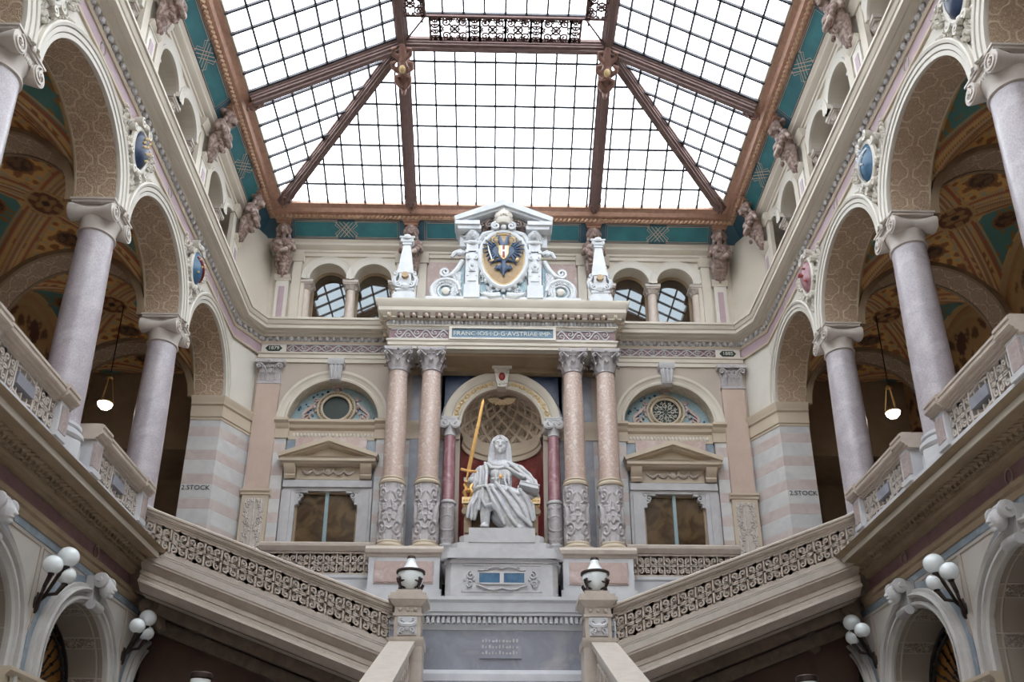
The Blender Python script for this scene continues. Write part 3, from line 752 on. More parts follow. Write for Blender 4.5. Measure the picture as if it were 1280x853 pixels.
# ---------------------------------------------------------------- back wall
def back_wall():
    w=MB(); D0,D1=24.4,25.3
    w.arcade(-7.5,-2.7,13.1,13.1,16.4,[-5.03],1.37,D0,D1,36); w.arcade(2.7,7.5,13.1,13.1,16.4,[5.03],1.37,D0,D1,36)
    w.box(-2.7,-1.23,D0,D1,8,13.05); w.box(1.23,2.7,D0,D1,8,13.05)
    w.arcade(-2.7,2.7,13.0,13.0,16.4,[0],1.23,D0,D1,40)
    w.build('wall_back','taupe',kind='structure')
    # marble zone around the two windows (openings left free)
    for s in(-1,1):
        f=lambda u,d,z,s=s:(s*u,d,z)
        w=MB(f); w.box(3.72,3.95,24.5,25.3,7,12.6); w.box(6.1,6.34,24.5,25.3,7,12.6); w.box(3.95,6.1,24.5,25.3,10.95,12.6); w.box(3.95,6.1,24.5,25.3,6.9,8.3); w.build('wall_marble_'+LS[s],'bluemarble',kind='structure')
        w=MB(f); w.box(6.36,7.5,24.4,25.3,7,12.6); w.box(2.7,3.7,24.4,25.3,7,12.6); w.build('wall_banded_'+LS[s],'banded',kind='structure')
        w=MB(f); w.box(3.98,6.07,24.42,24.5,12.15,12.55); w.box(4.04,6.02,24.41,24.5,12.19,12.51)
        w.build('trim_tablet_'+LS[s],'rosepanel',kind='structure')
        # impost entablature with break-backs
        w=MB(f); w.straight([(24.62,12.5),(24.48,12.5),(24.48,12.8),(24.4,12.86),(24.38,12.95),(24.3,13.02),(24.3,13.1),(25.3,13.1),(25.3,12.5)],3.62,6.44)
        for a,b in((6.3,6.72),(3.34,3.76)): w.straight([(24.62,12.5),(24.36,12.5),(24.36,12.8),(24.3,12.86),(24.28,12.95),(24.2,13.02),(24.2,13.1),(24.62,13.1)],a,b)
        w.build('trim_impost_back_'+LS[s],'cream_warm',kind='structure')
        w=MB(f); 
        for i in range(23): w.ball((3.85+i*.105,24.475,12.65),(.04,.02,.07),6,4)
        w.build('trim_impost_beads_'+LS[s],'ivory',kind='structure')
        w=MB(f); w.ring([(1.35,24.41),(1.35,24.33),(1.41,24.31),(1.44,24.34),(1.54,24.32),(1.58,24.28),(1.66,24.27),(1.68,24.41)],5.03,13.1,44); w.build('trim_lunette_arch_'+LS[s],'cream',kind='structure')
        w=MB(f); w.soffit(5.03,1.365,13.1,24.38,25.0); w.build('trim_lunette_soffit_'+LS[s],'carved_light',kind='structure')
        w=MB(f); w.prism([(5.03+1.4*math.cos(t),13.08+1.4*math.sin(t)) for t in [PI*i/30 for i in range(31)]],24.82,24.9); w.build('wall_lunette_'+LS[s],'pale_blue',kind='structure')
        # side returns and ceiling joints behind windows
        w=MB(f); w.box(3.5,6.5,25.25,25.35,6.9,12.6); w.build('wall_window_back_'+LS[s],'darkwood',kind='structure')
    # dark slots between portico columns
    w=MB()
    for s in(-1,1):
        for a,b in((1.72,1.84),(2.36,2.72),(3.28,3.36)):
            x0,x1=sorted((s*a,s*b)); w.box(x0,x1,24.36,24.42,8.7,12.5); w.box(x0,x1,24.36,24.42,13.0,14.7)
    w.build('trim_panels_back','greymarble',kind='structure')
    w=MB(); w.straight([(24.42,12.5),(24.34,12.5),(24.34,12.8),(24.28,12.9),(24.26,13.06),(24.42,13.06)],-3.4,-1.25); w.straight([(24.42,12.5),(24.34,12.5),(24.34,12.8),(24.28,12.9),(24.26,13.06),(24.42,13.06)],1.25,3.4)
    w.build('trim_niche_impost','cream_warm',kind='structure')
    # niche
    R=1.23; zs=12.62
    w=MB(); n=30; w.lathe([(R,8.6),(R,zs)],40,(0,24.45),0,PI,cap=False); w.build('wall_niche','redmarble',kind='structure')
    w=MB(); w.box(-1.3,1.3,24.4,25.8,8.4,8.6); w.build('floor_niche','greymarble',kind='structure')
    # moulded ring under the coffers, quarter-sphere shell with coffers
    w=MB(); pr=[(R+.0,zs-.25),(R-.05,zs-.25),(R-.05,zs-.1),(R-.09,zs-.06),(R-.09,zs+.02),(R-.04,zs+.04),(R-.04,zs+.12),(R,zs+.16)]
    w.lathe(pr,40,(0,24.45),0,PI,cap=False); w.build('trim_niche_ring','cream_warm',kind='structure')
    w=MB(); zc=13.0; vs=[];fs=[];NU,NV=240,130
    for j in range(NV+1):
        ph=PI/2*j/NV
        for i in range(NU+1):
            th=PI*i/NU
            a=(th-PI/2)*8/PI; b=-math.log(math.tan(PI/4-ph*.46+.0001))*8/PI*.95+.5
            p=(a+b);q=(a-b); fp=abs((p%1)-.5);fq=abs((q%1)-.5); e=max(fp,fq)
            h=0 if e>.36 else (-.06 if e>.24 else -.12)
            if e<.1: h=-.06
            if ph>1.33 or j<3: h=0
            r=R-h*1.0
            # axis of the half dome points up
            vs.append((r*math.cos(ph)*math.cos(th),24.45+r*math.cos(ph)*math.sin(th),zc+r*math.sin(ph)))
    for j in range(NV):
        for i in range(NU): a=j*(NU+1)+i; fs.append((a,a+1,a+NU+2,a+NU+1))
    w.add(vs,fs); w.lathe([(R,zs+.1),(R,zc)],40,(0,24.45),0,PI,cap=False); o=w.build('wall_niche_dome','cream_warm',kind='structure',smooth=25)
    w=MB()   # scallop shell at the crown of the niche
    for i in range(11):
        t=PI*(i+.5)/11; w.tube([(0.0,24.62,13.98),(.2*math.cos(t),24.58,13.98+.05-.1*math.sin(t)),(.42*math.cos(t),24.6,14.0-.2*math.sin(t))],[.02,.05,.07],6)
    w.build('trim_niche_shell','shell_gold',kind='structure')
    w=MB(); w.ring([(1.2,24.42),(1.2,24.3),(1.26,24.26),(1.3,24.3)],0,13.0,48); w.ring([(1.3,24.42),(1.3,24.32),(1.5,24.32),(1.52,24.28),(1.6,24.24),(1.66,24.2),(1.74,24.2),(1.76,24.42)],0,13.0,48); w.build('trim_niche_arch','cream',kind='structure')
    w=MB(); k=0
    for i in range(34):
        t=PI*(i+.5)/34
        if abs(t-PI/2)<.17: continue
        r=1.4; x,z=r*math.cos(t),13.0+r*math.sin(t); w.ball((x,24.31,z),(.05,.04,.05),7,5)
        for q in range(3): a=t*3+q*2.1+i; w.ball((x+.065*math.cos(a),24.31,z+.065*math.sin(a)),(.03,.025,.03),5,4)
    w.build('trim_niche_garland','gilt',kind='structure')
    # black spandrels over the niche
    w=MB()
    for s in(-1,1):
        P=[(s*1.82,13.25),(s*1.82,14.68),(s*.35,14.68)]+[(s*1.82*math.sin(t),13.0+1.82*math.cos(t)) for t in [.2+i*.122 for i in range(10)]]
        w.prism(P,24.36,24.42)
    w.build('trim_spandrels','navy',kind='structure')
    # upper storey of the back wall
    w=MB(); w.arcade(-8.2,-3.2,18.48,18.48,20.5,[-5.64,-4.19],.61,24.8,25.3,24); w.arcade(3.2,8.2,18.48,18.48,20.5,[4.19,5.64],.61,24.8,25.3,24)
    for a,b in((-8.2,-6.4),(-3.42,-3.2),(3.2,3.42),(6.4,8.2)): w.box(a,b,24.8,25.3,16.3,18.48)
    w.box(-3.2,3.2,24.8,25.3,16.3,20.5)
    for s in(-1,1): plan_prism(w,[(s*8.22,23.42),(s*8.7,23.42),(s*8.7,25.0),(s*7.5,25.0),(s*7.5,24.79)],16.3,19.9)
    w.build('wall_back_upper','cream',kind='structure')
    w=MB(); w.box(-2.44,2.44,24.76,24.81,16.5,19.2); w.build('trim_panel_rose','rosepanel',kind='structure')
    w=MB()
    for c in(-5.64,-4.19,4.19,5.64): w.ring([(.6,24.81),(.6,24.74),(.68,24.72),(.7,24.75),(.8,24.73),(.86,24.7),(.88,24.81)],c,18.48,28)
    w.build('trim_upper_arches_back','ivory',kind='structure')
    # lintel steps above the arches
    # corridor behind with reflecting panes
    w=MB(); w.box(-8.2,8.2,26.4,26.6,16.2,20.2); w.box(-8.2,8.2,25.2,26.5,16.2,16.35); w.box(-8.2,8.2,25.2,26.5,19.9,20.2); w.build('wall_back_corridor','brownstone',kind='structure')
    # portico entablature
    w=MB(); w.box(-3.3,3.3,23.3,24.42,14.93,16.2); w.build('wall_portico','cream',kind='structure')
    pp=[(-3.34,24.4),(-3.34,23.28),(3.34,23.28),(3.34,24.4)]
    w=MB(); w.sweep([(-.05,14.93),(.0,14.93),(.0,15.02),(.04,15.04),(.04,15.13),(.08,15.17),(.08,15.22),(-.05,15.22)],pp)
    w.sweep([(-.05,15.6),(.04,15.6),(.06,15.64),(.1,15.66),(.1,15.69),(-.05,15.69)],pp)
    w.sweep([(-.05,15.86),(.16,15.86),(.2,15.88),(.2,15.92),(.3,16.0),(.33,16.04),(.33,16.16),(.36,16.2),(.38,16.26),(.42,16.34),(.42,16.4),(-.3,16.4)],pp)
    w.build('trim_portico_cornice','cream',kind='structure')
    w=MB(); w.sweep([(-.05,15.22),(.01,15.22),(.01,15.6),(-.05,15.6)],pp); w.build('trim_portico_frieze','purple',kind='structure')
    w=MB(); y=23.27
    for s in(-1,1):
        L=1.55; x0=1.62
        w2=[(s*(x0+L*i/48),15.41+.13*math.sin(2*PI*i/48*3)) for i in range(49)]; w.ribbon(w2,.035,y-.03,y+.01)
        for i in range(6):
            cx=s*(x0+L*(i+.5)/6); sg=-1 if i%2 else 1; w.ribbon(spiral(cx,15.41-sg*.05,.11,1.2,-PI/2*sg,sg*s,14),.025,y-.03,y+.01)
        for z in(15.25,15.57): w.box(min(s*1.6,s*3.3),max(s*1.6,s*3.3),y-.03,y,z-.015,z+.015)
    w.build('trim_portico_scroll','greywhite',kind='structure')
    w=MB()
    def along(step,fn,off):
        segs=[((-3.34-off,24.3),(-3.34-off,23.28-off)),((-3.34-off,23.28-off),(3.34+off,23.28-off)),((3.34+off,23.28-off),(3.34+off,24.3))]
        for p,q in segs:
            p=Vector(p);q=Vector(q);L=(q-p).length;k=max(1,round(L/step));d=(q-p)/L
            for i in range(k): fn(p+d*(i+.5)*L/k,d)
    along(.12,lambda c,d:w.ball((c.x,c.y,15.775),(.05,.05,.085),7,5),.07)
    w.sweep([(-.05,15.69),(.05,15.69),(.05,15.86),(-.05,15.86)],pp)
    w.build('trim_portico_eggs','greywhite',kind='structure')
    w=MB()
    along(.375,lambda c,d:(w.box(c.x-.05,c.x+.05,c.y-.1,c.y+.1,15.84,15.98) if abs(d.x)>.5 else w.box(c.x-.1,c.x+.1,c.y-.05,c.y+.05,15.84,15.98),w.ball((c.x-(0 if abs(d.x)>.5 else 0),c.y-(.1 if abs(d.x)>.5 else 0),15.88),(.05,.06,.06),7,5)),.2)
    w.build('trim_portico_modillions','cream_warm',kind='structure')
    w=MB(); w2=MB()
    for i in range(17):
        x=-3.0+.375*i; w.box(x-.11,x+.11,22.98,23.1,15.865,15.985); w2.ball((x,22.975,15.92),(.045,.03,.04),8,5)
    w.build('trim_portico_coffers','rafter_dark',kind='structure',smooth=0); w2.build('trim_portico_rosettes','greywhite',kind='structure')
    # ceiling of the portico with mouldings
    w=MB(); w.box(-1.75,1.75,23.5,24.3,14.83,14.93); w.box(-3.3,3.3,24.1,24.42,14.67,14.93); w.build('ceiling_portico','brownstone',kind='structure')
    # lower zone: platform, pedestals' wall, dado
    w=MB(); w.box(-8.45,8.45,22.6,25.3,-1.6,6.42); w.box(-2.6,2.6,20.85,22.7,-1.6,6.42); w.build('floor_platform','whitestone',kind='structure')
    for s in(-1,1):
        f=lambda u,d,z,s=s:(s*u,d,z)
        w=MB(f); w.box(3.5,8.45,23.95,24.6,6.4,7.95); w.straight([(24.0,7.2),(23.9,7.2),(23.88,7.95),(23.84,8.0),(23.84,8.08),(24.6,8.08),(24.6,7.2)],3.5,7.9); w.build('wall_gallery_base_'+LS[s],'whitestone',kind='structure')
    w=MB(); w.box(-2.6,2.6,20.8,20.95,4.5,5.75); w.build('wall_dado','greymarble',kind='structure')
    w=MB(); w.straight([(20.85,5.72),(20.78,5.72),(20.76,5.78),(20.74,5.8),(20.72,5.84),(20.85,5.84)],-2.6,2.6)
    w.straight([(20.85,6.0),(20.6,6.02),(20.6,6.08),(20.56,6.1),(20.54,6.3),(20.48,6.36),(20.48,6.44),(20.95,6.44)],-2.6,2.6); w.box(-2.6,2.6,20.74,20.9,5.84,6.0)
    for i in range(40):
        x=-2.3+i*.118; w.box(x-.035,x+.035,20.64,20.76,5.85,6.0)
    w.box(-2.6,2.6,20.7,20.9,3.85,4.5); w.straight([(20.85,4.5),(20.6,4.5),(20.6,4.66),(20.66,4.72),(20.74,4.78),(20.85,4.8)],-2.6,2.6)
    w.build('trim_dado','whitestone',kind='structure')
    w=MB(); w.box(-2.6,2.6,17.9,20.9,3.65,3.85)
    n=32
    for i in range(n): 
        z=3.85-(i+1)*.165; y=17.9-(i)*.375
        w.box(-1.84,1.84,y-.4,y+.02,z-.4,z)
    w.build('floor_stairs','whitestone',kind='structure')
    # dark store room walls under the flights
    for s in(-1,1):
        f=lambda u,d,z,s=s:(s*u,d,z)
        pass
        w=MB(f); w.box(1.95,2.6,4.5,20.9,-1.6,-1.0); w.build('floor_kerb_'+LS[s],'greymarble',kind='structure')
floor_and_shell(); cove_lines(); vaults(); skylight(); back_wall()
# ================================================================= THINGS
def clay(name,prims,vox,mat,parent=None,loc=None,it=3,f=FB,smf=.5):
    mb=MB(f)
    for p in prims:
        if p[0]=='b': mb.ball(p[1],p[2],14,9)
        elif p[0]=='c':      # capsule chain: points, radii
            pts,r=p[1],p[2]
            if not hasattr(r,'__len__'): r=[r]*len(pts)
            mb.tube(pts,r,10)
            for q,rr in((pts[0],r[0]),(pts[-1],r[-1])): mb.ball(q,rr*.995,10,7)
        elif p[0]=='x': mb.box(*p[1])
    o=mb.build(name,mat,parent,loc,smooth=0)
    m=o.modifiers.new('clay','REMESH'); m.mode='VOXEL'; m.voxel_size=vox; m.use_smooth_shade=True
    m=o.modifiers.new('soft','SMOOTH'); m.iterations=it; m.factor=smf
    return o
def corinthian(mb,z0,z1,r,w):
    H=z1-z0; ab=.13*H
    mb.lathe([(r*1.0,z0),(r*1.12,z0+.03*H),(r*1.02,z0+.07*H),(r*1.0,z0+.1*H),(r*1.02,z0+.5*H),(r*1.15,z0+.75*H),(r*1.45,z1-ab)],24)
    # abacus with hollow sides
    pts=[]
    for k in range(4):
        a=PI/4+k*PI/2
        c=(w*1.18*math.cos(a),w*1.18*math.sin(a)); t=(-math.sin(a),math.cos(a))
        pts+= [(c[0]-t[0]*.06*w,c[1]-t[1]*.06*w),(c[0]+t[0]*.06*w,c[1]+t[1]*.06*w)]
        m=a+PI/4; pts.append((w*.74*math.cos(m),w*.74*math.sin(m)))
    n=len(pts); mb.add([(x*.96,y*.96,z1-ab) for x,y in pts]+[(x,y,z1-ab*.4) for x,y in pts]+[(x,y,z1) for x,y in pts],[tuple(range(n-1,-1,-1)),tuple(range(2*n,3*n))]+[(i+q*n,(i+1)%n+q*n,n+(i+1)%n+q*n,n+i+q*n) for i in range(n) for q in(0,1)])
    for row,(za,zb,k,off) in enumerate(((.08,.42,8,0),(.2,.68,8,PI/8))):
        for i in range(k):
            a=off+2*PI*i/k; ca,sa=math.cos(a),math.sin(a); tx,ty=-sa,ca; vs=[]
            prof=[(1.0,za,.22),(1.1,za+(zb-za)*.4,.34),(1.18,za+(zb-za)*.75,.32),(1.36,zb,.24),(1.6,zb-.02,.16),(1.62,zb-.1,.06)]
            for rr,zz,ww in prof:
                for q in(-1,0,1): vs.append(((rr+(.05 if q==0 else 0))*r*ca+tx*ww*r*q*1.0,(rr+(.05 if q==0 else 0))*r*sa+ty*ww*r*q,z0+zz*H))
            mb.add(vs,[(3*j+q,3*j+q+1,3*j+4+q,3*j+3+q) for j in range(len(prof)-1) for q in(0,1)])
    for k in range(4):   # corner volutes, paired, plus centre flowers
        a=PI/4+k*PI/2
        for sg in(-1,1):
            pts=[];rad=[]
            for i in range(15):
                t=i/14; b=a+sg*(.42*(1-min(1,t*1.4)))
                if t<.55: rr=r*(1.12+.75*t/.55); zz=z0+H*(.55+.3*t/.55)
                else:
                    th=(t-.55)/.45*2*PI; rr=r*1.87+r*.16*math.sin(th)*1.0; zz=z0+H*(.85-.09*(1-math.cos(th))); b=a+sg*.05
                pts.append((rr*math.cos(b),rr*math.sin(b),zz)); rad.append(r*(.1-.04*t))
            mb.tube(pts,rad,5)
        m=a+PI/4; mb.ball((w*.76*math.cos(m),w*.76*math.sin(m),z1-ab*.6),(r*.2,r*.2,r*.2),7,5)
        for sg in(-1,1):
            b=m+sg*.22; mb.tube([(r*1.1*math.cos(m+sg*.4),r*1.1*math.sin(m+sg*.4),z0+.6*H),(r*1.28*math.cos(b),r*1.28*math.sin(b),z0+.78*H),(r*1.32*math.cos(m+sg*.08),r*1.32*math.sin(m+sg*.08),z0+.72*H)],[r*.07,r*.07,r*.05],5)
def ionic(mb,z0,z1,r,w,big=True):  # volute faces look along d
    H=z1-z0
    mb.lathe([(r*1.0,z0-.02),(r*1.1,z0),(r*1.1,z0+.04*H),(r*1.02,z0+.07*H),(r*1.03,z0+.3*H),(r*1.16,z0+.48*H),(r*1.22,z0+.62*H)],28)
    mb.box(-w,w,-w,w,z1-.14*H,z1-.05*H); mb.box(-w*1.06,w*1.06,-w*1.06,w*1.06,z1-.06*H,z1)
    mb.box(-w*.8,w*.8,-w*.9,w*.9,z1-.34*H,z1-.13*H)
    R=.27*H; zc=z1-.14*H-R
    for sg in(-1,1):
        cu=sg*(w*.93-R*.35)
        mb.hlathe([(R*.98,-w*1.04),(R,-w*.95),(R*.62,-w*.35),(R*.58,0),(R*.62,w*.35),(R,w*.95),(R*.98,w*1.04)],(cu,0,zc),'d',20)
        for dd in(-1,1):
            sp=spiral(cu,zc,R*.98,1.6,PI/2,sg,22); d=dd*w*1.04
            mb.ribbon(sp,R*.2,d-dd*.0,d+dd*R*.16); mb.ball((cu,d+dd*.02,zc),(R*.2,R*.2,R*.2),8,6)
    if big:
        for i in range(9):
            u=-w*.42+w*.84*i/8
            for dd in(-1,1): mb.ball((u,dd*w*.93,z1-.4*H),(w*.045,w*.06,H*.07),6,5)
        for dd in(-1,1): mb.ball((0,dd*w*1.1,z1-.08*H),(w*.12,w*.1,H*.1),7,5)
def relief_cyl(mb,r,z0,z1,h,n=112,nz=84,H=HF,reps=2):
    def mp(u,z,hh): a=u*2*PI+PI/2; return ((r+hh)*math.cos(a),(r+hh)*math.sin(a),z)
    relief_panel(mb,0,1,z0,z1,0,h,n,nz,H,reps,1,mp)
# ---------------------------------------------------------------- columns of the side galleries
bayname={19.74:'nearest the striped corner pier',15.80:'second from the striped corner pier',11.86:'cut by the picture edge'}
for s in(-1,1):
    f=FS(s); protoc=None
    for y in PC[:3]:
        lab='tall polished lilac column of the %s gallery, %s'%(LS[s],bayname[y]); loc=(s*8.4,y,7.2)
        if protoc is None:
            t=thing('gallery_column',lab,'column',loc,'lilac gallery columns')
            m=MB(f); m.lathe([(.5,0),(.5,.7),(.47,.74)],8); m.build('plinth','whitestone',t,smooth=0)
            m=MB(f); m.lathe([(.46,.74),(.5,.8),(.49,.88),(.43,.91),(.41,.95),(.445,.99),(.44,1.05),(.4,1.07)],28); m.build('base','whitestone',t)
            m=MB(f); m.lathe([(.385,1.06),(.38,1.2),(.38,2.4),(.365,3.8),(.335,5.36)],36); m.build('shaft','lilac',t)
            m=MB(f); ionic(m,5.36,6.05,.34,.43); m.build('capital','capstone',t)
            protoc=t
        else: dup(protoc,loc,lab)
# ---------------------------------------------------------------- twin columns of the portico
names={-3.05:'outer one of the left pair',-2.08:'inner one of the left pair beside the niche',2.08:'inner one of the right pair beside the niche',3.05:'outer one of the right pair'}
p0=None
for x in(-3.05,-2.08,2.08,3.05):
    lab='mottled rose column with carved lower drum, '+names[x]; loc=(x,23.58,8.62)
    if p0 is None:
        t=p0=thing('portico_column',lab,'column',loc,'portico columns')
        m=MB(); m.box(-.4,.4,-.4,.4,0,.08); m.lathe([(.38,.08),(.4,.12),(.38,.18),(.35,.2),(.36,.24),(.345,.27)],28); m.build('base','cream_warm',t)
        m=MB(); m.lathe([(.325,.26),(.325,1.98)],32); relief_cyl(m,.325,.27,1.97,.05); m.build('carved_drum','carved',t)
        m=MB(); m.lathe([(.33,1.96),(.375,1.98),(.385,2.03),(.36,2.07),(.33,2.1),(.35,2.13),(.345,2.17),(.3,2.19)],28); m.build('drum_ring','cream_warm',t)
        m=MB(); m.lathe([(.3,2.18),(.302,3.4),(.29,4.6),(.265,5.62)],32); m.build('shaft','rosemarble',t)
        m=MB(); corinthian(m,5.6,6.31,.27,.5); m.build('capital','carved',t)
    else: dup(p0,loc,lab)
p0=None
for s in(-1,1):
    lab='small pink marble column at the %s edge of the statue niche'%LS[s]; loc=(s*1.52,24.1,8.62)
    if p0 is None:
        t=p0=thing('niche_column',lab,'column',loc,'niche columns')
        m=MB(); m.box(-.25,.25,-.25,.25,0,.3); m.lathe([(.26,.3),(.27,.35),(.24,.4),(.22,.42)],20); m.build('base','greywhite',t)
        m=MB(); m.lathe([(.2,.4),(.2,1.66)],24); relief_cyl(m,.2,.42,1.64,.022,64,64,HF,1); m.build('carved_drum','carved',t)
        m=MB(); m.lathe([(.2,1.64),(.235,1.66),(.24,1.7),(.22,1.74),(.2,1.76)],20); m.build('drum_ring','greywhite',t)
        m=MB(); m.lathe([(.185,1.74),(.185,2.6),(.165,3.84)],24); m.build('shaft','pinkmarble',t)
        m=MB(); ionic(m,3.82,4.38,.17,.23,False); m.build('capital','greywhite',t)
    else: dup(p0,loc,lab)
# flat pilasters of the back wall
p0=None
for s in(-1,1):
    lab='flat pink stone pilaster with carved foot and leafy capital, %s end of the back wall'%LS[s]; loc=(s*7.03,24.4,8.1)
    if p0 is None:
        t=p0=thing('pilaster',lab,'pilaster',loc,'pink stone pilasters')
        m=MB(); m.box(-.4,.4,-.2,0,0,.35); m.build('base','cream_warm',t)
        m=MB(); m.box(-.37,.37,-.13,0,.35,2.5); m.box(-.4,.4,-.17,0,.4,.5); m.build('pedestal','cream_warm',t)
        m=MB(); relief_panel(m,-.28,.28,.6,2.4,-.14,.035,60,90,HF2,1,2); m.build('carved_panel','capstone',t)
        m=MB(); m.straight([(-.13,2.5),(-.16,2.52),(-.16,2.58),(-.2,2.62),(-.2,2.68),(-.15,2.7),(.1,2.7),(.1,2.5)],-.42,.42); m.build('moulding','cream_warm',t)
        m=MB(); m.box(-.34,.34,-.12,0,2.68,6.22); m.build('shaft','pinkstone',t)
        m=MB(); m.box(-.36,.36,-.14,.1,6.18,6.26); m.box(-.33,.33,-.12,.1,6.26,6.9); m.box(-.44,.44,-.24,.1,6.86,6.98)
        for row,(za,zb,k) in enumerate(((6.28,6.52,4),(6.4,6.72,3))):
            for i in range(k):
                u=-.27+.54*(i+.5)/k if k==4 else -.2+.2*i
                vs=[];pr=[(-.13,za,.06),(-.16,za+(zb-za)*.5,.085),(-.2,zb,.06),(-.25,zb-.02,.04),(-.25,zb-.06,.02)]
                for d,z,w_ in pr:
                    for q in(-1,0,1): vs.append((u+q*w_,d-(.02 if q==0 else 0),z))
                m.add(vs,[(3*j+q,3*j+q+1,3*j+4+q,3*j+3+q) for j in range(4) for q in(0,1)])
        for sg in(-1,1):
            m.ribbon(spiral(sg*.31,6.74,.1,1.4,PI*.9 if sg>0 else PI*.1,-sg,18),.035,-.24,-.14); m.tube([(sg*.05,-.15,6.5),(sg*.15,-.19,6.72),(sg*.27,-.21,6.84)],.03,5); m.ribbon(spiral(sg*.08,6.76,.06,1.2,PI/2,sg,12),.025,-.2,-.13)
        m.ball((0,-.24,6.9),(.07,.05,.07),7,5); m.build('capital','carved',t)
    else: dup(p0,loc,lab)
# ---------------------------------------------------------------- pedimented windows in the back wall
for k,s in enumerate((-1,1)):
    t=bpy.data.objects.new('window_%d'%(k+1),None); COL.objects.link(t); t.location=(s*5.03,24.4,8.2); t['kind']='structure'
    m=MB()
    for sg in(-1,1):
        for a,b,d in((.9,1.02,.02),(1.02,1.22,-.04),(1.22,1.3,0)): m.box(min(sg*a,sg*b),max(sg*a,sg*b),d,.6,0,2.62)
    for a,b,d in((0,.1,.02),(.1,.27,-.04),(.27,.34,0)): m.box(-1.28,1.28,d,.6,2.62+a,2.62+b)
    m.build('frame','greywhite',t)
    m=MB()
    for sg in(-1,1):
        m.box(min(sg*.8,sg*.92),max(sg*.8,sg*.92),.04,.5,2.2,2.62); m.ribbon(spiral(sg*.74,2.48,.11,1.3,PI/2+.3*sg,-sg,16),.04,.02,.2); m.ribbon([(sg*.74,2.37),(sg*.86,2.3),(sg*.9,2.18)],.05,.02,.2); m.box(min(sg*.55,sg*.92),max(sg*.55,sg*.92),.02,.3,2.56,2.64)
    m.build('bracket','greywhite',t)
    m=MB(); m.box(-.92,.92,.02,.3,2.98,3.38)
    m.build('frieze','cream_warm',t)
    m=MB()
    for j in range(5):
        c=-.6+.3*j
        m.tube([(c-.15+.3*i/8,-.02,3.24-.1*math.sin(PI*i/8)) for i in range(9)],[.03+.02*math.sin(PI*i/8) for i in range(9)],6); m.ball((c-.15,-.02,3.27),.04,7,5)
    m.ball((0,-.03,3.2),(.09,.06,.1),8,6); m.build('garland','handstone',t)
    m=MB()
    for sg in(-1,1):
        u0,u1=sorted((sg*.94,sg*1.26)); m.straight([(.1,2.98),(-.05,2.98),(-.1,3.06),(-.08,3.12),(-.16,3.2),(-.22,3.3),(-.24,3.38),(.1,3.38)],u0,u1)
    m.build('console','cream_warm',t)
    m=MB(); m.straight([(.1,3.38),(-.2,3.38),(-.24,3.42),(-.3,3.44),(-.3,3.52),(-.34,3.56),(.1,3.56)],-1.38,1.38)
    for sg in(-1,1):
        P=[(sg*1.42,3.55),(sg*1.46,3.66),(0,4.2),(0,4.06)]; m.prism(P,-.34,.1); P=[(sg*1.3,3.55),(sg*1.3,3.6),(0,4.08),(0,3.99)]; m.prism(P,-.24,.1)
    m.prism([(-1.2,3.56),(1.2,3.56),(0,3.99)],-.02,.1); m.build('pediment','cream_warm',t)
    m=MB(); m.box(-.05,.05,.12,.2,.1,2.62); m.build('mullion','frame_green',t)
    m=MB()
    for a,b in((-.9,-.84),(.84,.9)): m.box(a,b,.15,.25,.1,2.62)
    m.box(-.84,.84,.15,.25,2.56,2.62); m.box(-.84,.84,.15,.25,.1,.2); m.build('sash','brownstone',t)
    m=MB(); m.box(-.88,.88,.2,.215,.12,2.6); m.build('pane','dim_glass',t)
    # round window in the lunette above
    t=thing('round_window','round window in an oval scrolled frame on pale blue ground above the %s pediment'%LS[s],'window',(s*5.03,24.82,13.72),'lunette round windows')
    m=MB()
    m.lathe
    def ringo(m,ra,rb,d,th=.05,n=40,sx=1.0):
        m.tube([(sx*(ra+rb)/2*math.cos(2*PI*i/n),d,(ra+rb)/2*math.sin(2*PI*i/n)) for i in range(n+1)],(rb-ra)/2,8,False)
    ringo(m,.4,.48,-.08); ringo(m,.52,.6,-.05); m.build('frame','cream_warm',t)
    m=MB()
    for i in range(36):
        a=2*PI*i/36; m.ball((.505*math.cos(a),-.1,.505*math.sin(a)),.026,6,4)
    m.build('bead_ring','gilt',t)
    m=MB(); m.hlathe([(.44,-.02),(.44,.0)],(0,0,0),'d',36); m.build('pane','dark_green',t)
    if s>0:
        m=MB()
        for q in range(8):
            a=q*PI/4; m.ribbon(spiral(.22*math.cos(a),.22*math.sin(a),.1,1.2,a,1,14),.018,-.05,-.03); m.ribbon([(.06*math.cos(a),.06*math.sin(a)),(.4*math.cos(a),.4*math.sin(a))],.014,-.05,-.03)
            m.ribbon(spiral(.33*math.cos(a+.39),.33*math.sin(a+.39),.06,1.2,a,-1,10),.014,-.05,-.03)
        m.build('tracery','ivory',t)
    m=MB()
    for sg in(-1,1):
        m.ribbon(spiral(sg*.82,-.38,.18,1.5,PI/2,-sg,24),.05,-.08,.0); m.ribbon([(sg*.62,.2),(sg*.78,.02),(sg*.98,-.18),(sg*1.0,-.36)],[.05,.09,.08,.05],-.07,0)
        m.ribbon(spiral(sg*.62,.3,.09,1.3,0,sg,14),.04,-.08,0); m.ribbon([(sg*.56,-.36),(sg*.7,-.52),(sg*1.0,-.56)],.05,-.06,0)
        for q in range(6): m.ball((sg*(.62+.09*q),-.06,-.1-.09*q),(.045,.04,.05),6,4)
        m.ball((sg*.66,-.1,.02),(.06,.06,.06),8,5)
    m.tube([(.12*math.cos(PI*i/8)*1.3,-.12,.62+.1*math.sin(PI*i/8)) for i in range(9)],.03,5); m.ball((0,-.1,.62),(.07,.06,.05),7,5)
    m.build('scrollwork','rosepanel',t)
    m=MB(); random.seed(3)
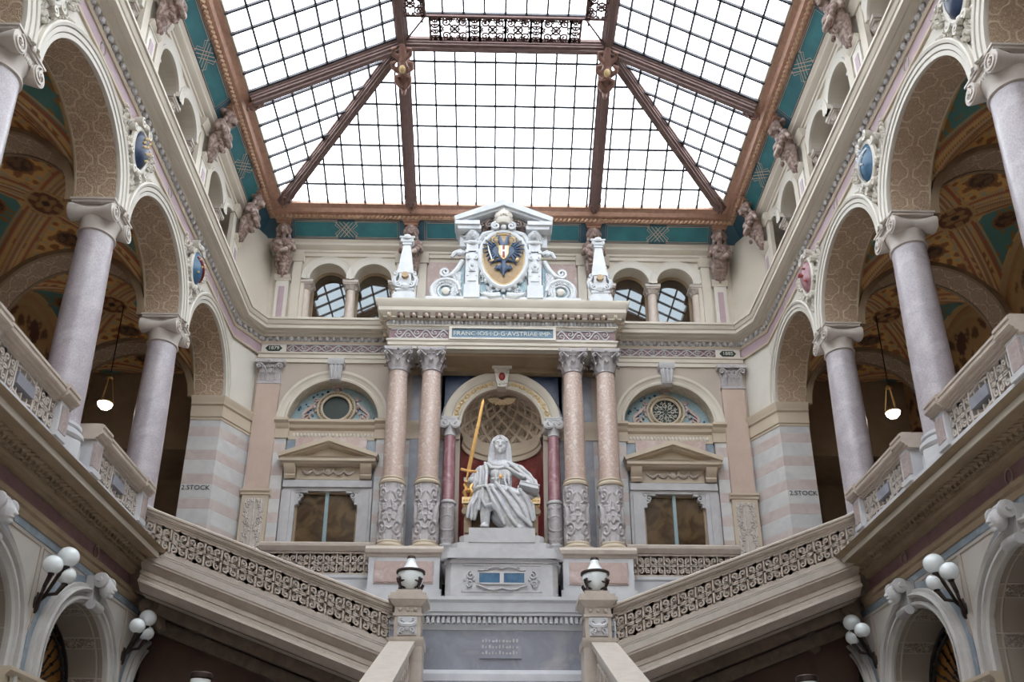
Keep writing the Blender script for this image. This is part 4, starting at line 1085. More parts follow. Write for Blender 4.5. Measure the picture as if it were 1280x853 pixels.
    for i in range(60):
        a=random.uniform(.12,PI-.12); r=random.uniform(.72,1.28); x,z=r*math.cos(a),r*math.sin(a)-.6
        if math.hypot(x,z)<.66 or z<-.5: continue
        m.ball((x,-.01,z),(random.uniform(.02,.06),.02,random.uniform(.02,.05)),6,4)
    m.build('leaf_pattern','enamel_blue',t)
    # keystone of the lunette arch
    t=thing('keystone','plain fluted keystone over the %s lunette arch'%LS[s],'keystone',(s*5.03,24.4,14.4),'lunette keystones')
    m=MB(); m.prism([(-.15,0),(.15,0),(.2,.5),(-.2,.5)],-.22,.0); m.straight([(0,.5),(-.26,.5),(-.3,.6),(-.3,.68),(0,.68)],-.24,.24); m.build('block','greywhite',t)
    m=MB(); 
    for u in(-.1,0,.1): m.tube([(u,-.22,.04),(u*1.1,-.27,.2),(u*1.2,-.25,.48)],.04,6)
    m.build('fluting','greywhite',t)
t=thing('keystone','carved keystone with a red oval stone over the statue niche','keystone',(0,24.3,14.15))
m=MB(); m.prism([(-.13,0),(.13,0),(.24,.62),(-.24,.62)],-.22,.1); m.straight([(.1,.62),(-.26,.62),(-.3,.7),(-.3,.76),(.1,.76)],-.3,.3); m.build('block','ivory',t)
m=MB()
for sg in(-1,1):
    m.ribbon(spiral(sg*.17,.52,.07,1.3,PI/2,sg,12),.03,-.27,-.2); m.ribbon([(sg*.14,.1),(sg*.17,.3),(sg*.2,.45)],.03,-.25,-.2); m.ribbon(spiral(sg*.07,.1,.05,1.2,0,sg,10),.02,-.26,-.2)
m.build('ornament','ivory',t)
m=MB(); m.ball((0,-.23,.34),(.1,.06,.14),16,10); m.build('red_stone','red_paint',t)
# upper colonnettes
def colonnette(f,mat='pillar_tan'):
    t=thing('colonnette','x','column')
    m=MB(f); m.box(-.2,.2,-.2,.2,0,.12); m.lathe([(.2,.12),(.21,.16),(.18,.2)],20); m.build('base','cream',t)
    m=MB(f); m.lathe([(.165,.2),(.165,.9),(.145,1.78)],22); m.build('shaft',mat,t)
    m=MB(f); m.lathe([(.15,1.76),(.18,1.78),(.15,1.81),(.16,1.86),(.22,1.95)],20); m.box(-.22,.22,-.22,.22,1.93,1.98); m.box(-.25,.25,-.25,.25,1.98,2.08)
    for i in range(8):
        a=2*PI*i/8; m.tube([(.16*math.cos(a),.16*math.sin(a),1.82),(.21*math.cos(a),.21*math.sin(a),1.92),(.24*math.cos(a),.24*math.sin(a),1.88)],[.03,.03,.02],5)
    m.build('capital','capstone',t); return t
p0=colonnette(FB); first=True
ordn=['leftmost','middle','rightmost']
for s in(-1,1):
    for j,x in enumerate((-6.37,-4.915,-3.46) if s<0 else (3.46,4.915,6.37)):
        lab='%s of three rosy colonnettes carrying the %s twin arches high on the back wall'%(ordn[j],LS[s])
        if first: p0.location=(x,25.02,16.4); p0['label']=lab; p0['group']='upper colonnettes of the back wall'; first=False
        else: dup(p0,(x,25.02,16.4),lab)
where=['over the corner bay','over the second bay','over the third bay']
for s in(-1,1):
    for b in range(3):
        for j,dy in enumerate((1.42,0,-1.42)):
            o=dup(p0,(s*8.45,BC[b]+dy,16.4),'%s colonnette of the %s upper arcade, %s from the back wall'%(('far','middle','near')[j],LS[s],where[b]))
            o['group']='upper colonnettes of the side walls'
# reflecting panes behind the upper arches
m_,n_=newmat('mirror_pane',.03); n_.b.inputs['Base Color'].default_value=lin((60,46,32)); n_.b.inputs['IOR'].default_value=1.9; n_.b.inputs['Specular Tint'].default_value=(.8,.93,1,1)
k=3
for x in(-5.64,-4.19,4.19,5.64):
    t=bpy.data.objects.new('window_%d'%k,None); COL.objects.link(t); t.location=(x,25.28,16.4); t['kind']='structure'; k+=1
    m=MB(); m.prism([(-.6,0),(.6,0)]+[(.6*math.cos(PI*i/16),2.08+.6*math.sin(PI*i/16)) for i in range(17)],-.02,.0); m.build('pane','mirror_pane',t,smooth=0)
    m=MB(); m.ring([(.52,-.06),(.62,-.06),(.62,0),(.52,0)],0,2.08,24,foot=0); m.build('frame','brownstone',t)
# ---------------------------------------------------------------- figure herms under the gutter, and the slim pilasters below them
def herm_prims():
    P=[('b',(0,-.62,1.42),(.15,.17,.19)),('b',(0,-.72,1.34),(.1,.1,.1)),('c',[(0,-.79,1.44),(0,-.83,1.37)],[.02,.03]),('c',[(-.09,-.75,1.47),(0,-.78,1.46),(.09,-.75,1.47)],.022),('b',(0,-.79,1.31),(.045,.03,.015)),('b',(0,-.78,1.25),(.04,.04,.035)),
     ('c',[(0,-.55,1.15),(0,-.6,1.3)],.09),('c',[(-.25,-.48,1.06),(.25,-.48,1.06)],[.13,.13]),('b',(-.13,-.56,.93),(.15,.14,.14)),('b',(.13,-.56,.93),(.15,.14,.14)),
     ('c',[(0,-.42,1.0),(0,-.36,.7),(0,-.26,.35),(0,-.18,.1)],[.24,.22,.16,.11]),('b',(0,-.5,1.66),(.2,.2,.08)),('c',[(-.2,-.4,1.6),(.2,-.4,1.6)],.1),('c',[(-.26,-.45,1.05),(-.33,-.4,.85)],[.1,.09]),('c',[(.26,-.45,1.05),(.33,-.4,.85)],[.1,.09])]
    random.seed(11)
    for i in range(16):     # hair curls
        a=PI*(i/15); P.append(('b',(.2*math.cos(a),-.6+.02*math.sin(3*i),1.42+.2*math.sin(a)),(.06,.07,.06)))
    for sg in(-1,1): P+= [('c',[(sg*.17,-.55,1.35),(sg*.2,-.5,1.15),(sg*.17,-.58,.98)],[.06,.055,.04])]
    for i in range(9):      # heavy garland of fruit
        t=i/8; P.append(('b',(-.28+.56*t,-.56-.1*math.sin(PI*t),.86-.3*math.sin(PI*t)),(.09,.09,.09)))
    for i in range(12): P.append(('b',(random.uniform(-.16,.16),-.48+random.uniform(-.05,.02),random.uniform(.3,.65)),.06))
    for sg in(-1,1):
        P.append(('c',[(sg*.24,-.3,.6),(sg*.2,-.24,.3),(sg*.12,-.2,.12)],[.07,.06,.05])); P.append(('b',(sg*.1,-.2,.08),(.08,.08,.08)))
    P.append(('c',[(0,-.22,.12),(0,-.2,-.08)],[.07,.03]))
    return P
herm=None
def place_herm(x,y,z,rz,lab,grp):
    global herm
    if herm is None:
        t=thing('figure_bracket',lab,'statue',(x,y,z),grp,rz); clay('figure',herm_prims(),.022,'herm',t,it=2); herm=t
        m=MB(); m.box(-.26,.26,-.78,0,1.74,1.84); m.box(-.22,.22,-.7,0,1.66,1.75); m.build('abacus','copper',t)
    else:
        o=dup(herm,(x,y,z),lab,rz); o['group']=grp
pil=None
def place_pil(x,y,z,rz,lab,grp):
    global pil
    if pil is None:
        t=thing('wall_pilaster',lab,'pilaster',(x,y,z),grp,rz)
        m=MB(); m.box(-.2,.2,-.1,.02,0,1.95); m.build('shaft','ivory',t)
        m=MB(); m.box(-.09,.09,-.115,-.09,.12,1.72); m.build('inset','mauve',t)
        m=MB(); m.straight([(.02,1.95),(-.12,1.95),(-.12,2.0),(-.18,2.06),(-.2,2.14),(.02,2.14)],-.26,.26); m.build('capital','cream',t)
        pil=t
    else:
        o=dup(pil,(x,y,z),lab,rz); o['group']=grp
for x,nm in((-7.08,'at the left corner of the back wall'),(-2.97,'left of the crest, behind an obelisk'),(2.97,'right of the crest, behind an obelisk'),(7.08,'at the right corner of the back wall')):
    place_herm(x,24.8,18.5,0,'stone woman bracket with fruit garland '+nm,'stone figures on the back wall')
    place_pil(x,24.8,16.4,0,'narrow mauve-inlaid pilaster under the stone woman '+nm,'slim pilasters of the back wall')
for s in(-1,1):
    for y,nm in((22.95,'next to the back corner'),(19.74,'second from the back corner'),(15.80,'third from the back corner')):
        rz=PI/2 if s<0 else -PI/2
        place_herm(s*8.2,y,18.5,rz,'carved stone figure leaning from the %s wall under the gutter, %s'%(LS[s],nm),'stone figures on the side walls')
        place_pil(s*8.2,y,16.4,rz,'narrow pilaster with mauve inlay on the %s upper wall, %s'%(LS[s],nm),'slim pilasters of the side walls')
# broad cream wall strips with capitals beside the figures
m=MB()
for x in(-6.65,-3.3,-2.6,2.6,3.3,6.65):
    m.box(x-.14,x+.14,24.7,24.82,16.4,19.1); m.straight([(24.82,19.1),(24.66,19.1),(24.64,19.18),(24.58,19.28),(24.56,19.38),(24.82,19.38)],x-.2,x+.2)
m.build('trim_wall_strips_back','cream',kind='structure')
for s in(-1,1):
    m=MB(FS(s))
    for y in PC+[23.0]:
        for dy in((-.42,.42) if y<22 else (-.42,)):
            m.box(y+dy-.13,y+dy+.13,8.1,8.22,16.4,19.1); m.straight([(8.22,19.1),(8.06,19.1),(8.04,19.18),(7.98,19.28),(7.96,19.38),(8.22,19.38)],y+dy-.19,y+dy+.19)
    m.build('trim_wall_strips_'+LS[s],'cream',kind='structure')
# ornaments on the feet and nodes of the roof ribs
orn=None
def leafboss(loc,rz,tilt,lab,grp,sc_=1.0):
    global orn
    if orn is None:
        P=[('b',(0,0,0),(.1,.1,.12)),('c',[(0,0,-.1),(0,.1,-.3),(0,.02,-.42)],[.09,.06,.04]),('c',[(0,0,.1),(0,.04,.3),(0,.0,.44)],[.08,.07,.03])]
        for sg in(-1,1):
            for z,l in((.22,.15),(0,.17),(-.22,.12)): P.append(('c',[(sg*.05,0,z-.08),(sg*l,-.03,z),(sg*(l+.01),-.07,z+.08),(sg*(l-.05),-.08,z+.09)],[.05,.045,.035,.03]))
        t=thing('roof_rib_ornament',lab,'ornament',loc,grp); clay('leaf_scroll',P,.014,'bronze_leaf',t,it=1); 
        m=MB(); m.ball((0,-.1,-.02),(.06,.05,.07),10,7); m.build('boss','gilt',t); orn=t
        o=t
    else: o=dup(orn,loc,lab); o['group']=grp
    o.rotation_euler=(tilt,0,rz); o.scale=(sc_,)*3
metalm('bronze_leaf',(138,104,92),.5,.3)
for x,nm in((-2.95,'left'),(2.95,'right')):
    leafboss((x,23.45,20.62),0,.55,'dark bronze leaf ornament at the foot of the %s middle roof rib'%nm,'ornaments at the feet of the roof ribs')
    leafboss((x,19.9,22.2),0,.9,'bronze leaf ornament where the ribs meet at the %s corner of the inner light'%nm,'ornaments at the rib joints',1.6)
for s in(-1,1):
    leafboss((s*6.85,23.4,20.65),-s*PI/4,.5,'dark bronze leaf ornament in the %s back corner of the glass roof'%LS[s],'ornaments at the feet of the roof ribs')
    leafboss((s*6.9,19.7,20.62),-s*PI/2,.55,'dark bronze leaf ornament at the foot of the %s side roof rib'%LS[s],'ornaments at the feet of the roof ribs')
# ---------------------------------------------------------------- obelisks on the portico cornice
p0=None
for s in(-1,1):
    lab='white stone obelisk with gilt medallion standing %s of the crest'%LS[s]; loc=(s*2.95,23.25,16.4)
    if p0 is None:
        t=p0=thing('obelisk',lab,'obelisk',loc,'white obelisks')
        t.scale=(.92,.92,.87); m=MB(); m.box(-.38,.38,-.25,.25,0,.3); m.box(-.34,.34,-.22,.22,.3,.4); m.box(-.26,.26,-.18,.18,.4,.5); m.box(-.3,.3,-.2,.2,.5,.58); m.build('base','chalk',t)
        m=MB()
        for sg in(-1,1):
            m.ribbon(spiral(sg*.2,.75,.13,1.4,PI/2,-sg,18),.05,-.2,.05); m.ribbon([(sg*.3,.8),(sg*.34,1.0),(sg*.26,1.2)],.07,-.18,.05); m.ribbon(spiral(sg*.28,1.22,.09,1.3,-PI/2,sg,14),.04,-.2,.05); m.tube([(sg*.34,-.1,1.15),(sg*.4,-.12,.95),(sg*.36,-.1,.75)],[.03,.05,.03],6)
        m.ball((0,-.12,.72),(.12,.1,.12),8,6); m.box(-.2,.2,-.14,.1,.58,1.3); m.tube([(-.15,-.2,.62),(0,-.24,.56),(.15,-.2,.62)],.035,5); m.build('scroll_foot','chalk',t)
        m=MB(); m.hlathe([(.11,-.25),(.1,-.2),(.12,-.15)],(0,0,1.12),'d',18); m.build('medallion','shield_gold',t)
        m=MB(); m.frus((0,0),(.27,.16),(.12,.1),1.26,2.5); m.build('shaft','chalk',t)
        m=MB(); m.box(-.15,.15,-.13,.13,2.5,2.58)
        for sg in(-1,1): m.ribbon(spiral(sg*.13,2.68,.09,1.3,PI/2,-sg,14),.045,-.14,.1)
        m.box(-.17,.17,-.12,.12,2.62,2.72); m.tube([(-.24,-.08,2.85),(-.1,-.14,2.78),(.1,-.14,2.78),(.24,-.08,2.85)],.05,6); m.ball((0,-.1,2.84),(.14,.1,.1),8,6); m.build('finial','chalk',t)
    else: dup(p0,loc,lab)
# ---------------------------------------------------------------- the crest
t=thing('heraldic_crest','white stone crest with double-headed eagle shield under a small pediment on the portico','coat of arms',(0.02,23.45,16.4))
m=MB(); m.box(-2.35,2.35,-.22,.3,0,.35); m.box(-.72,.72,-.1,.25,.3,2.6); m.build('base','chalk',t)
for sg in(-1,1):
    f=lambda u,d,z,sg=sg:(sg*u,d,z)
    m=MB(f); m.box(.72,1.2,-.28,.25,.3,.75); m.box(.76,1.16,-.24,.25,.75,1.95); m.box(.83,1.09,-.27,-.2,.9,1.05); m.box(.74,1.18,-.27,.25,1.95,2.05); m.box(.8,.86,-.26,-.2,1.1,1.9); m.box(1.06,1.12,-.26,-.2,1.1,1.9)
    m.box(.78,1.14,-.26,.2,2.05,2.4)
    o=m.build('pillar','chalk',t)
    m=MB(f)
    for q in(-1,1):
        m.ribbon(spiral(.96+q*.1,1.72,.08,1.3,PI/2,-q,12),.035,-.33,-.24); m.ribbon([(.96+q*.06,1.6),(.96+q*.08,1.4),(.96,1.25)],.04,-.3,-.24)
    for q in range(3): m.ball((.86+.1*q,-.28,2.0),(.03,.03,.03),6,4)
    m.ball((.96,-.28,1.5),(.07,.05,.1),7,5); m.box(.86,1.06,-.27,-.23,1.25,2.0); m.build('acanthus','chalk',o)
    P=[('b',(sg*.96,-.2,2.62),(.2,.17,.2)),('b',(sg*.96,-.36,2.56),(.11,.1,.09)),('c',[(sg*.96,-.33,2.68),(sg*.96,-.44,2.6)],[.05,.05]),('b',(sg*.9,-.32,2.72),.045),('b',(sg*1.02,-.32,2.72),.045),('b',(sg*.96,-.36,2.48),(.07,.06,.04))]
    for i in range(12):
        a=2*PI*i/12; P.append(('c',[(sg*.96+.15*math.cos(a),-.22,2.62+.15*math.sin(a)),(sg*.96+.25*math.cos(a),-.16,2.6+.24*math.sin(a))],[.05,.03]))
    P.append(('c',[(sg*.96-.2,-.2,2.36),(sg*.96,-.3,2.3),(sg*.96+.2,-.2,2.36)],.07))
    clay('lion_head',P,.014,'chalk',o,it=1)
    # side scroll with blue ground
    m=MB(f); pts=[(1.2,0.1),(1.2,1.7)]+[(1.2+.5*(i/10),1.7-.62*math.sin(PI/2*i/10)) for i in range(1,11)]+[(1.75+.47*math.sin(a),.62-.0+.47*math.cos(a)) for a in [i*PI/12 for i in range(0,13)]]+[(1.75,.1)]
    m.prism(pts,-.06,.2); o=m.build('scroll_wing','pale_blue',t)
    m=MB(f); m.tube([(1.75+.42*math.cos(a),-.1,.62+.42*math.sin(a)) for a in [-PI*.45+i*2*PI*.72/24 for i in range(25)]],.075,8); m.tube([(1.75+.24*math.cos(a),-.1,.62+.24*math.sin(a)) for a in [2*PI*i/20 for i in range(21)]],.035,6)
    for i in range(20):
        a=-PI*.4+i*2*PI*.7/20; m.ball((1.75+.33*math.cos(a),-.1,.62+.33*math.sin(a)),(.05,.05,.05),6,4)
    m.tube([(1.26,-.1,1.75),(1.4,-.1,1.45),(1.58,-.12,1.2),(1.8,-.12,1.12)],[.08,.08,.08,.07],8)
    m.ribbon(spiral(1.78,1.28,.17,1.4,-PI/2,1,20),.07,-.18,.02); m.tube([(1.2,-.12,2.0),(1.34,-.14,2.06),(1.5,-.14,2.0),(1.6,-.12,1.86)],[.08,.09,.08,.05],7); m.ball((1.36,-.16,1.98),.09,8,6)
    for i in range(34):
        random.seed(i+5); m.tube([(1.25+random.random()*.3,-.09,.2+random.random()*1.1),(1.3+random.random()*.3,-.13,.3+random.random()*1.0)],.03,5)
    m.ribbon(spiral(2.28,.2,.13,1.3,PI/2,-1,14),.05,-.14,.05); m.build('scroll','chalk',o)
    m=MB(f); m.hlathe([(.13,-.06),(.12,-.14),(.05,-.18)],(1.75,0,.62),'d',20); m.build('rosette','ivory',o)
# pediment
m=MB()
for sg in(-1,1):
    m.box(min(sg*.7,sg*1.42),max(sg*.7,sg*1.42),-.4,.3,2.75,2.88); m.box(min(sg*.74,sg*1.5),max(sg*.74,sg*1.5),-.46,.3,2.88,3.02); m.box(min(sg*1.1,sg*1.36),max(sg*1.1,sg*1.36),-.1,.3,2.3,2.75)
    m.prism([(sg*1.5,3.02),(sg*1.54,3.18),(0,3.86),(0,3.64)],-.46,.3); m.prism([(sg*1.42,3.0),(sg*1.42,3.06),(0,3.66),(0,3.56)],-.36,.3)
m.build('pediment','chalk',t)
m=MB(); m.prism([(-1.35,2.9),(1.35,2.9),(0,3.58)],.05,.3); m.box(-.75,.75,.1,.3,2.5,3.0); m.build('tympanum','rosepanel',t)
# cartouche frame and shield
def shield(k,n=48):
    out=[]
    for i in range(n):
        a=2*PI*i/n; x=math.sin(a); z=math.cos(a)
        if z<0: x*= (1-(-z)**2.2*.18)*1.0; z=z*1.12
        out.append((x*k[0],k[1]*z))
    return out
ZS_=1.78
m=MB(); S=shield((.72,.98)); m.tube([(x,-.22,ZS_+z) for x,z in S+[S[0]]],.085,8,False)
for i,(x,z) in enumerate(S):
    if i%2==0: m.ball((x*1.1,-.2,ZS_+z*1.06),(.075,.06,.085),7,5)
for sg in(-1,1):
    m.ribbon(spiral(sg*.24,ZS_+1.14,.15,1.5,PI*.5,-sg,22),.065,-.36,-.1); m.tube([(sg*.3,-.2,ZS_+1.0),(sg*.62,-.2,ZS_+.9),(sg*.82,-.16,ZS_+.55),(sg*.84,-.14,ZS_+.2)],[.08,.09,.08,.05],7)
    m.ribbon(spiral(sg*.8,ZS_+.62,.12,1.4,0,sg,16),.05,-.26,-.1); m.tube([(sg*.1,-.2,.42),(sg*.4,-.22,.36),(sg*.6,-.16,.5)],[.1,.1,.06],8); m.tube([(sg*.5,-.15,1.0),(sg*.7,-.15,1.3)],[.07,.06],6)
m.ball((0,-.3,ZS_+1.12),(.1,.07,.1),8,6); m.ball((0,-.2,.35),(.06,.08,.08),8,6)
random.seed(77)
for i in range(40):
    a=2*PI*i/40; x,z=.8*math.sin(a),ZS_+1.05*math.cos(a); m.tube([(x,-.16,z),(x*1.08,-.2,z+.05),(x*1.14,-.14,z-.03+random.uniform(-.05,.05))],[.04,.045,.02],5)
o=m.build('cartouche_frame','chalk',t)
m=MB()
for sg in(-1,1):
    for i in range(46):
        random.seed(i+40); a=(sg*(.3+.4*random.random()),-.12,.25+.85*random.random()**1.5); m.tube([a,(a[0]+random.uniform(-.1,.1),-.17,a[2]+random.uniform(-.06,.14))],[.035,.02],5)
m.build('leaves','chalk',t)
m=MB(); m.box(-.71,.71,-.11,-.1,.3,1.3); m.build('blue_ground','pale_blue',t)
sh=MB(); S=shield((.64,.9)); n=len(S); vs=[]; rings=8
for j in range(rings+1):
    k=j/rings
    for x,z in S: vs.append((x*k,-.22-.1*(1-k*k),ZS_+z*k))
fs=[(j*n+i,j*n+(i+1)%n,(j+1)*n+(i+1)%n,(j+1)*n+i) for j in range(rings) for i in range(n)]
sh.add(vs,fs); shd=sh.build('shield','shield_gold',t)
m=MB(); m.tube([(x,-.24,ZS_+z) for x,z in S+[S[0]]],.03,6,False); m.build('shield_rim','gilt',shd)
ea=MB(); D=-.35
def flat(mb,poly,d,th=.04): mb.prism(poly,d,d+th)
for sg in(-1,1):
    # wing feathers
    flat(ea,[(sg*.08,ZS_+.2),(sg*.3,ZS_+.44),(sg*.46,ZS_+.56),(sg*.5,ZS_+.3),(sg*.3,ZS_+.0),(sg*.1,ZS_-.1)],D)
    for i in range(8):
        a=math.radians(58-i*17); r0,r1=.2,.5+.05*math.sin(i)
        c=(sg*.14,ZS_+.2); p=(c[0]+sg*r0*math.cos(a),c[1]+r0*math.sin(a)); q=(c[0]+sg*r1*math.cos(a),c[1]+r1*math.sin(a)*1.15); nx,nz=-math.sin(a)*sg,math.cos(a)
        ea.tube([(p[0],D-.01,p[1]),((p[0]+q[0])/2,D-.02,(p[1]+q[1])/2),(q[0],D+.04,q[1])],[.03,.045,.012],6)
    # neck and head
    ea.tube([(sg*.03,D,ZS_+.35),(sg*.1,D-.02,ZS_+.52),(sg*.12,D-.02,ZS_+.66),(sg*.2,D-.02,ZS_+.7),(sg*.3,D,ZS_+.66)],[.08,.07,.055,.05,.015],7)
    ea.tube([(sg*.12,D,ZS_-.16),(sg*.26,D,ZS_-.22),(sg*.36,D,ZS_-.2)],[.05,.035,.02],6)
    for q in(-.05,0,.05): ea.tube([(sg*.36,D,ZS_-.2),(sg*(.43),D,ZS_-.2+q*1.6)],[.02,.008],5)
    for i in range(3): ea.tube([(sg*.03,D,ZS_-.3),(sg*(.06+.07*i),D,ZS_-.5-.02*(2-i)),(sg*(.1+.1*i),D+.03,ZS_-.6+.07*i)],[.03,.035,.01],6)
    ea.ribbon(spiral(sg*.22,ZS_-.42,.07,1.2,PI/2,sg,12),.03,D-.01,D+.05)
ea.ball((0,D,ZS_),(.17,.07,.3),12,8)
ea.tube([(0,D,ZS_-.2),(0,D,ZS_-.5),(0,D+.02,ZS_-.74)],[.07,.08,.03],8)
eagle=ea.build('eagle','wingblue',shd)
m=MB(); P2=[(-.15,ZS_+.3),(.15,ZS_+.3),(.15,ZS_+.02),(.08,ZS_-.14),(0,ZS_-.22),(-.08,ZS_-.14),(-.15,ZS_+.02)]; m.prism(P2,-.45,-.4); m.build('breast_shield','gilt',eagle)
m=MB(); m.box(-.035,.035,-.462,-.44,ZS_-.16,ZS_+.28); m.build('red_pale','red_paint',eagle)
m=MB(); m.box(.035,.09,-.462,-.44,ZS_-.08,ZS_+.28); m.box(-.09,-.035,-.462,-.44,ZS_-.08,ZS_+.28); m.box(-.035,.035,-.47,-.45,ZS_+.06,ZS_+.13); m.build('white_pale','white_paint',eagle)
m=MB(); m.tube([(-.36,-.42,ZS_-.2),(-.44,-.42,ZS_+.1),(-.5,-.38,ZS_+.42)],[.02,.025,.008],6); m.build('raised_sword','white_paint',eagle)
m=MB(); m.ball((.42,-.42,ZS_-.22),(.065,.06,.065),10,7); m.ball((.42,-.42,ZS_-.14),.025,6,5); m.tube([(-.4,-.4,ZS_-.26),(-.3,-.4,ZS_-.2)],.03,6)
for sg in(-1,1): m.tube([(sg*.17,-.43,ZS_+.62),(sg*.3,-.42,ZS_+.6),(sg*.36,-.38,ZS_+.5),(sg*.28,-.4,ZS_+.44)],[.02,.03,.03,.02],6); m.ball((sg*.2,-.42,ZS_+.8),(.04,.03,.03),6,5)
m.build('orb_and_crowns','gilt',eagle)
m=MB()
m.hlathe  # crown
m.lathe([(.24,3.1-.1),(.27,3.08),(.26,3.2)],20,(0,-.2))
for i in range(10):
    a=2*PI*i/10; m.ball((.26*math.cos(a),-.2+.26*math.sin(a),3.28),(.05,.05,.07),6,5)
m.lathe([(.25,3.2),(.28,3.34),(.22,3.5),(.08,3.62),(.0,3.64)],20,(0,-.2),cap=False); m.tube([(0,-.48,3.25),(0,-.42,3.5),(0,-.2,3.66)],.04,6); m.ball((0,-.2,3.72),.06,8,6)
for sg in(-1,1): m.tube([(sg*.27,-.3,3.28),(sg*.2,-.3,3.52),(0,-.2,3.66)],.03,6)
m.build('crown','ivory',t)
m=MB()
for sg in(-1,1): m.ribbon(spiral(sg*.45,3.1,.13,1.4,PI/2,-sg,16),.05,-.2,-.05); m.ribbon(spiral(sg*.68,3.06,.09,1.4,-PI/2,sg,14),.04,-.2,-.05); m.tube([(sg*.3,-.12,3.28),(sg*.5,-.14,3.3),(sg*.66,-.12,3.2)],.035,5)
m.tube([(-.7,-.1,3.05),(.7,-.1,3.05)],.05,6); m.build('crown_scrolls','carved_dark',t)
# ---------------------------------------------------------------- writing
MX=lambda loc:Matrix.Translation(loc)@Matrix.Rotation(PI/2,4,'X')
t=thing('inscription_panel','blue inscription panel with pale capitals in the middle of the portico frieze','sign',(0,23.2,15.2))
m=MB(); m.box(-1.5,1.5,.02,.1,.06,.38); m.build('ground','inscription_blue',t,smooth=0)
m=MB(); m.box(-1.58,1.58,-.03,.1,.0,.06); m.box(-1.58,1.58,-.03,.1,.38,.44); m.box(-1.58,-1.5,-.03,.1,.06,.38); m.box(1.5,1.58,-.03,.1,.06,.38); m.build('frame','ivory',t)
text_mesh('lettering','FRANC\u00b7IOS\u00b7I\u00b7D\u00b7G\u00b7AVSTRIAE\u00b7IMP\u00b7',.205,'letter_light',MX((0,.015,.22)),t,.008,1.0)
for s,body,nm in((-1,'1879','left'),(1,'1885','right')):
    t=thing('date_plaque','small dark green date plaque at the %s end of the back wall frieze'%nm,'sign',(s*7.0,24.34,15.56))
    m=MB(); m.prism([(-.26,0),(-.17,.1),(.17,.1),(.26,0),(.17,-.1),(-.17,-.1)],-.01,.03); m.build('ground','dark_green',t,smooth=0)
    m=MB(); m.box(-.38,.38,.0,.04,-.15,.15); m.build('frame','ivory',t,smooth=0)
    text_mesh('lettering',body,.17,'letter_light',MX((0,-.015,0)),t,.006)
for s in(-1,1):
    t=thing('floor_sign','black painted letters reading 2.STOCK on the %s striped pier'%LS[s],'sign',(s*8.44,23.41,10.43))
    o=text_mesh('lettering','2.STOCK',.2,'letter_dark',MX((0,0,0)),t,.003)
# ---------------------------------------------------------------- column pedestals and statue pedestal
p0=None
for s in(-1,1):
    lab='broad stone pedestal with pink panel under the %s pair of portico columns'%LS[s]; loc=(s*2.57,23.7,6.42)
    if p0 is None:
        t=p0=thing('column_pedestal',lab,'pedestal',loc,'portico pedestals')
        m=MB(); m.box(-1.0,1.0,-.68,.68,0,1.0); m.box(-.94,.94,-.62,.68,1.0,1.9); m.build('body','whitestone',t)
        m=MB(); m.box(-.78,.78,-.65,-.6,1.16,1.78); m.box(-.74,.74,-.67,-.6,1.2,1.74); m.build('panel','rosepanel',t)
        m=MB(); m.straight([(.68,1.9),(-.64,1.9),(-.66,1.96),(-.72,2.0),(-.74,2.1),(-.72,2.14),(-.66,2.2),(.68,2.2)],-1.03,1.03); m.build('cornice','handstone',t)
    else: dup(p0,loc,lab)
t=thing('statue_pedestal','stepped grey stone pedestal with rounded corners and blue inlaid panel under the seated statue','pedestal',(0,22.95,6.42))
def rounded(m,hw,hd,rc,z0,z1):
    m.box(-hw+rc*.6,hw-rc*.6,-hd,hd+.4,z0,z1)
    for sg in(-1,1): m.lathe([(rc,z0),(rc,z1)],20,(sg*(hw-rc*.9),-hd+rc*1.1)); m.box(min(sg*(hw-rc*1.8),sg*hw),max(sg*(hw-rc*1.8),sg*hw),-hd+rc,hd+.4,z0,z1)
m=MB(); rounded(m,1.5,.78,.26,0,.55); rounded(m,1.42,.7,.22,.55,1.45); m.build('body','greywhite',t)
m=MB(); rounded(m,1.46,.74,.25,1.45,1.55); rounded(m,1.56,.84,.28,1.55,1.72); rounded(m,1.5,.78,.26,1.72,1.84); rounded(m,1.3,.6,.25,1.84,2.06); rounded(m,1.1,.5,.2,2.06,2.3); m.box(-.86,.86,-.62,.5,2.06,2.46); m.build('cornice','greywhite',t)
m=MB(); m.box(-.58,.58,-.73,-.7,.92,1.18); m.build('blue_inlay','enamel_blue',t)
m=MB()
for z in(.9,1.2): m.box(-.6,.6,-.75,-.7,z-.02,z+.02)
m.box(-.05,.05,-.76,-.7,.9,1.2); m.box(-1.0,1.0,-.72,-.69,.68,.72); m.box(-1.0,1.0,-.72,-.69,1.38,1.42)
for sg in(-1,1):
    m.box(min(sg*.57,sg*.62),max(sg*.57,sg*.62),-.75,-.7,.9,1.2); m.box(min(sg*.98,sg*1.02),max(sg*.98,sg*1.02),-.72,-.69,.68,1.42)
    m.ribbon(spiral(sg*.78,1.12,.12,1.4,PI/2,-sg,18),.035,-.77,-.7); m.ribbon(spiral(sg*.8,.9,.1,1.4,-PI/2,sg,18),.035,-.77,-.7); m.ribbon([(sg*x,.8-.06*math.sin(x*7)) for x in [i*.05 for i in range(14)]],.035,-.77,-.7); m.ribbon([(sg*x,1.3+.05*math.sin(x*9)) for x in [i*.05 for i in range(13)]],.035,-.77,-.7); m.ribbon(spiral(sg*.4,1.3,.06,1.2,0,sg,10),.025,-.77,-.7)
    for q in range(4): m.ball((sg*(.7+.08*q),-.73,1.0+.05*math.sin(q*2)),(.04,.03,.04),6,4)
m.build('scrollwork','greywhite',t)
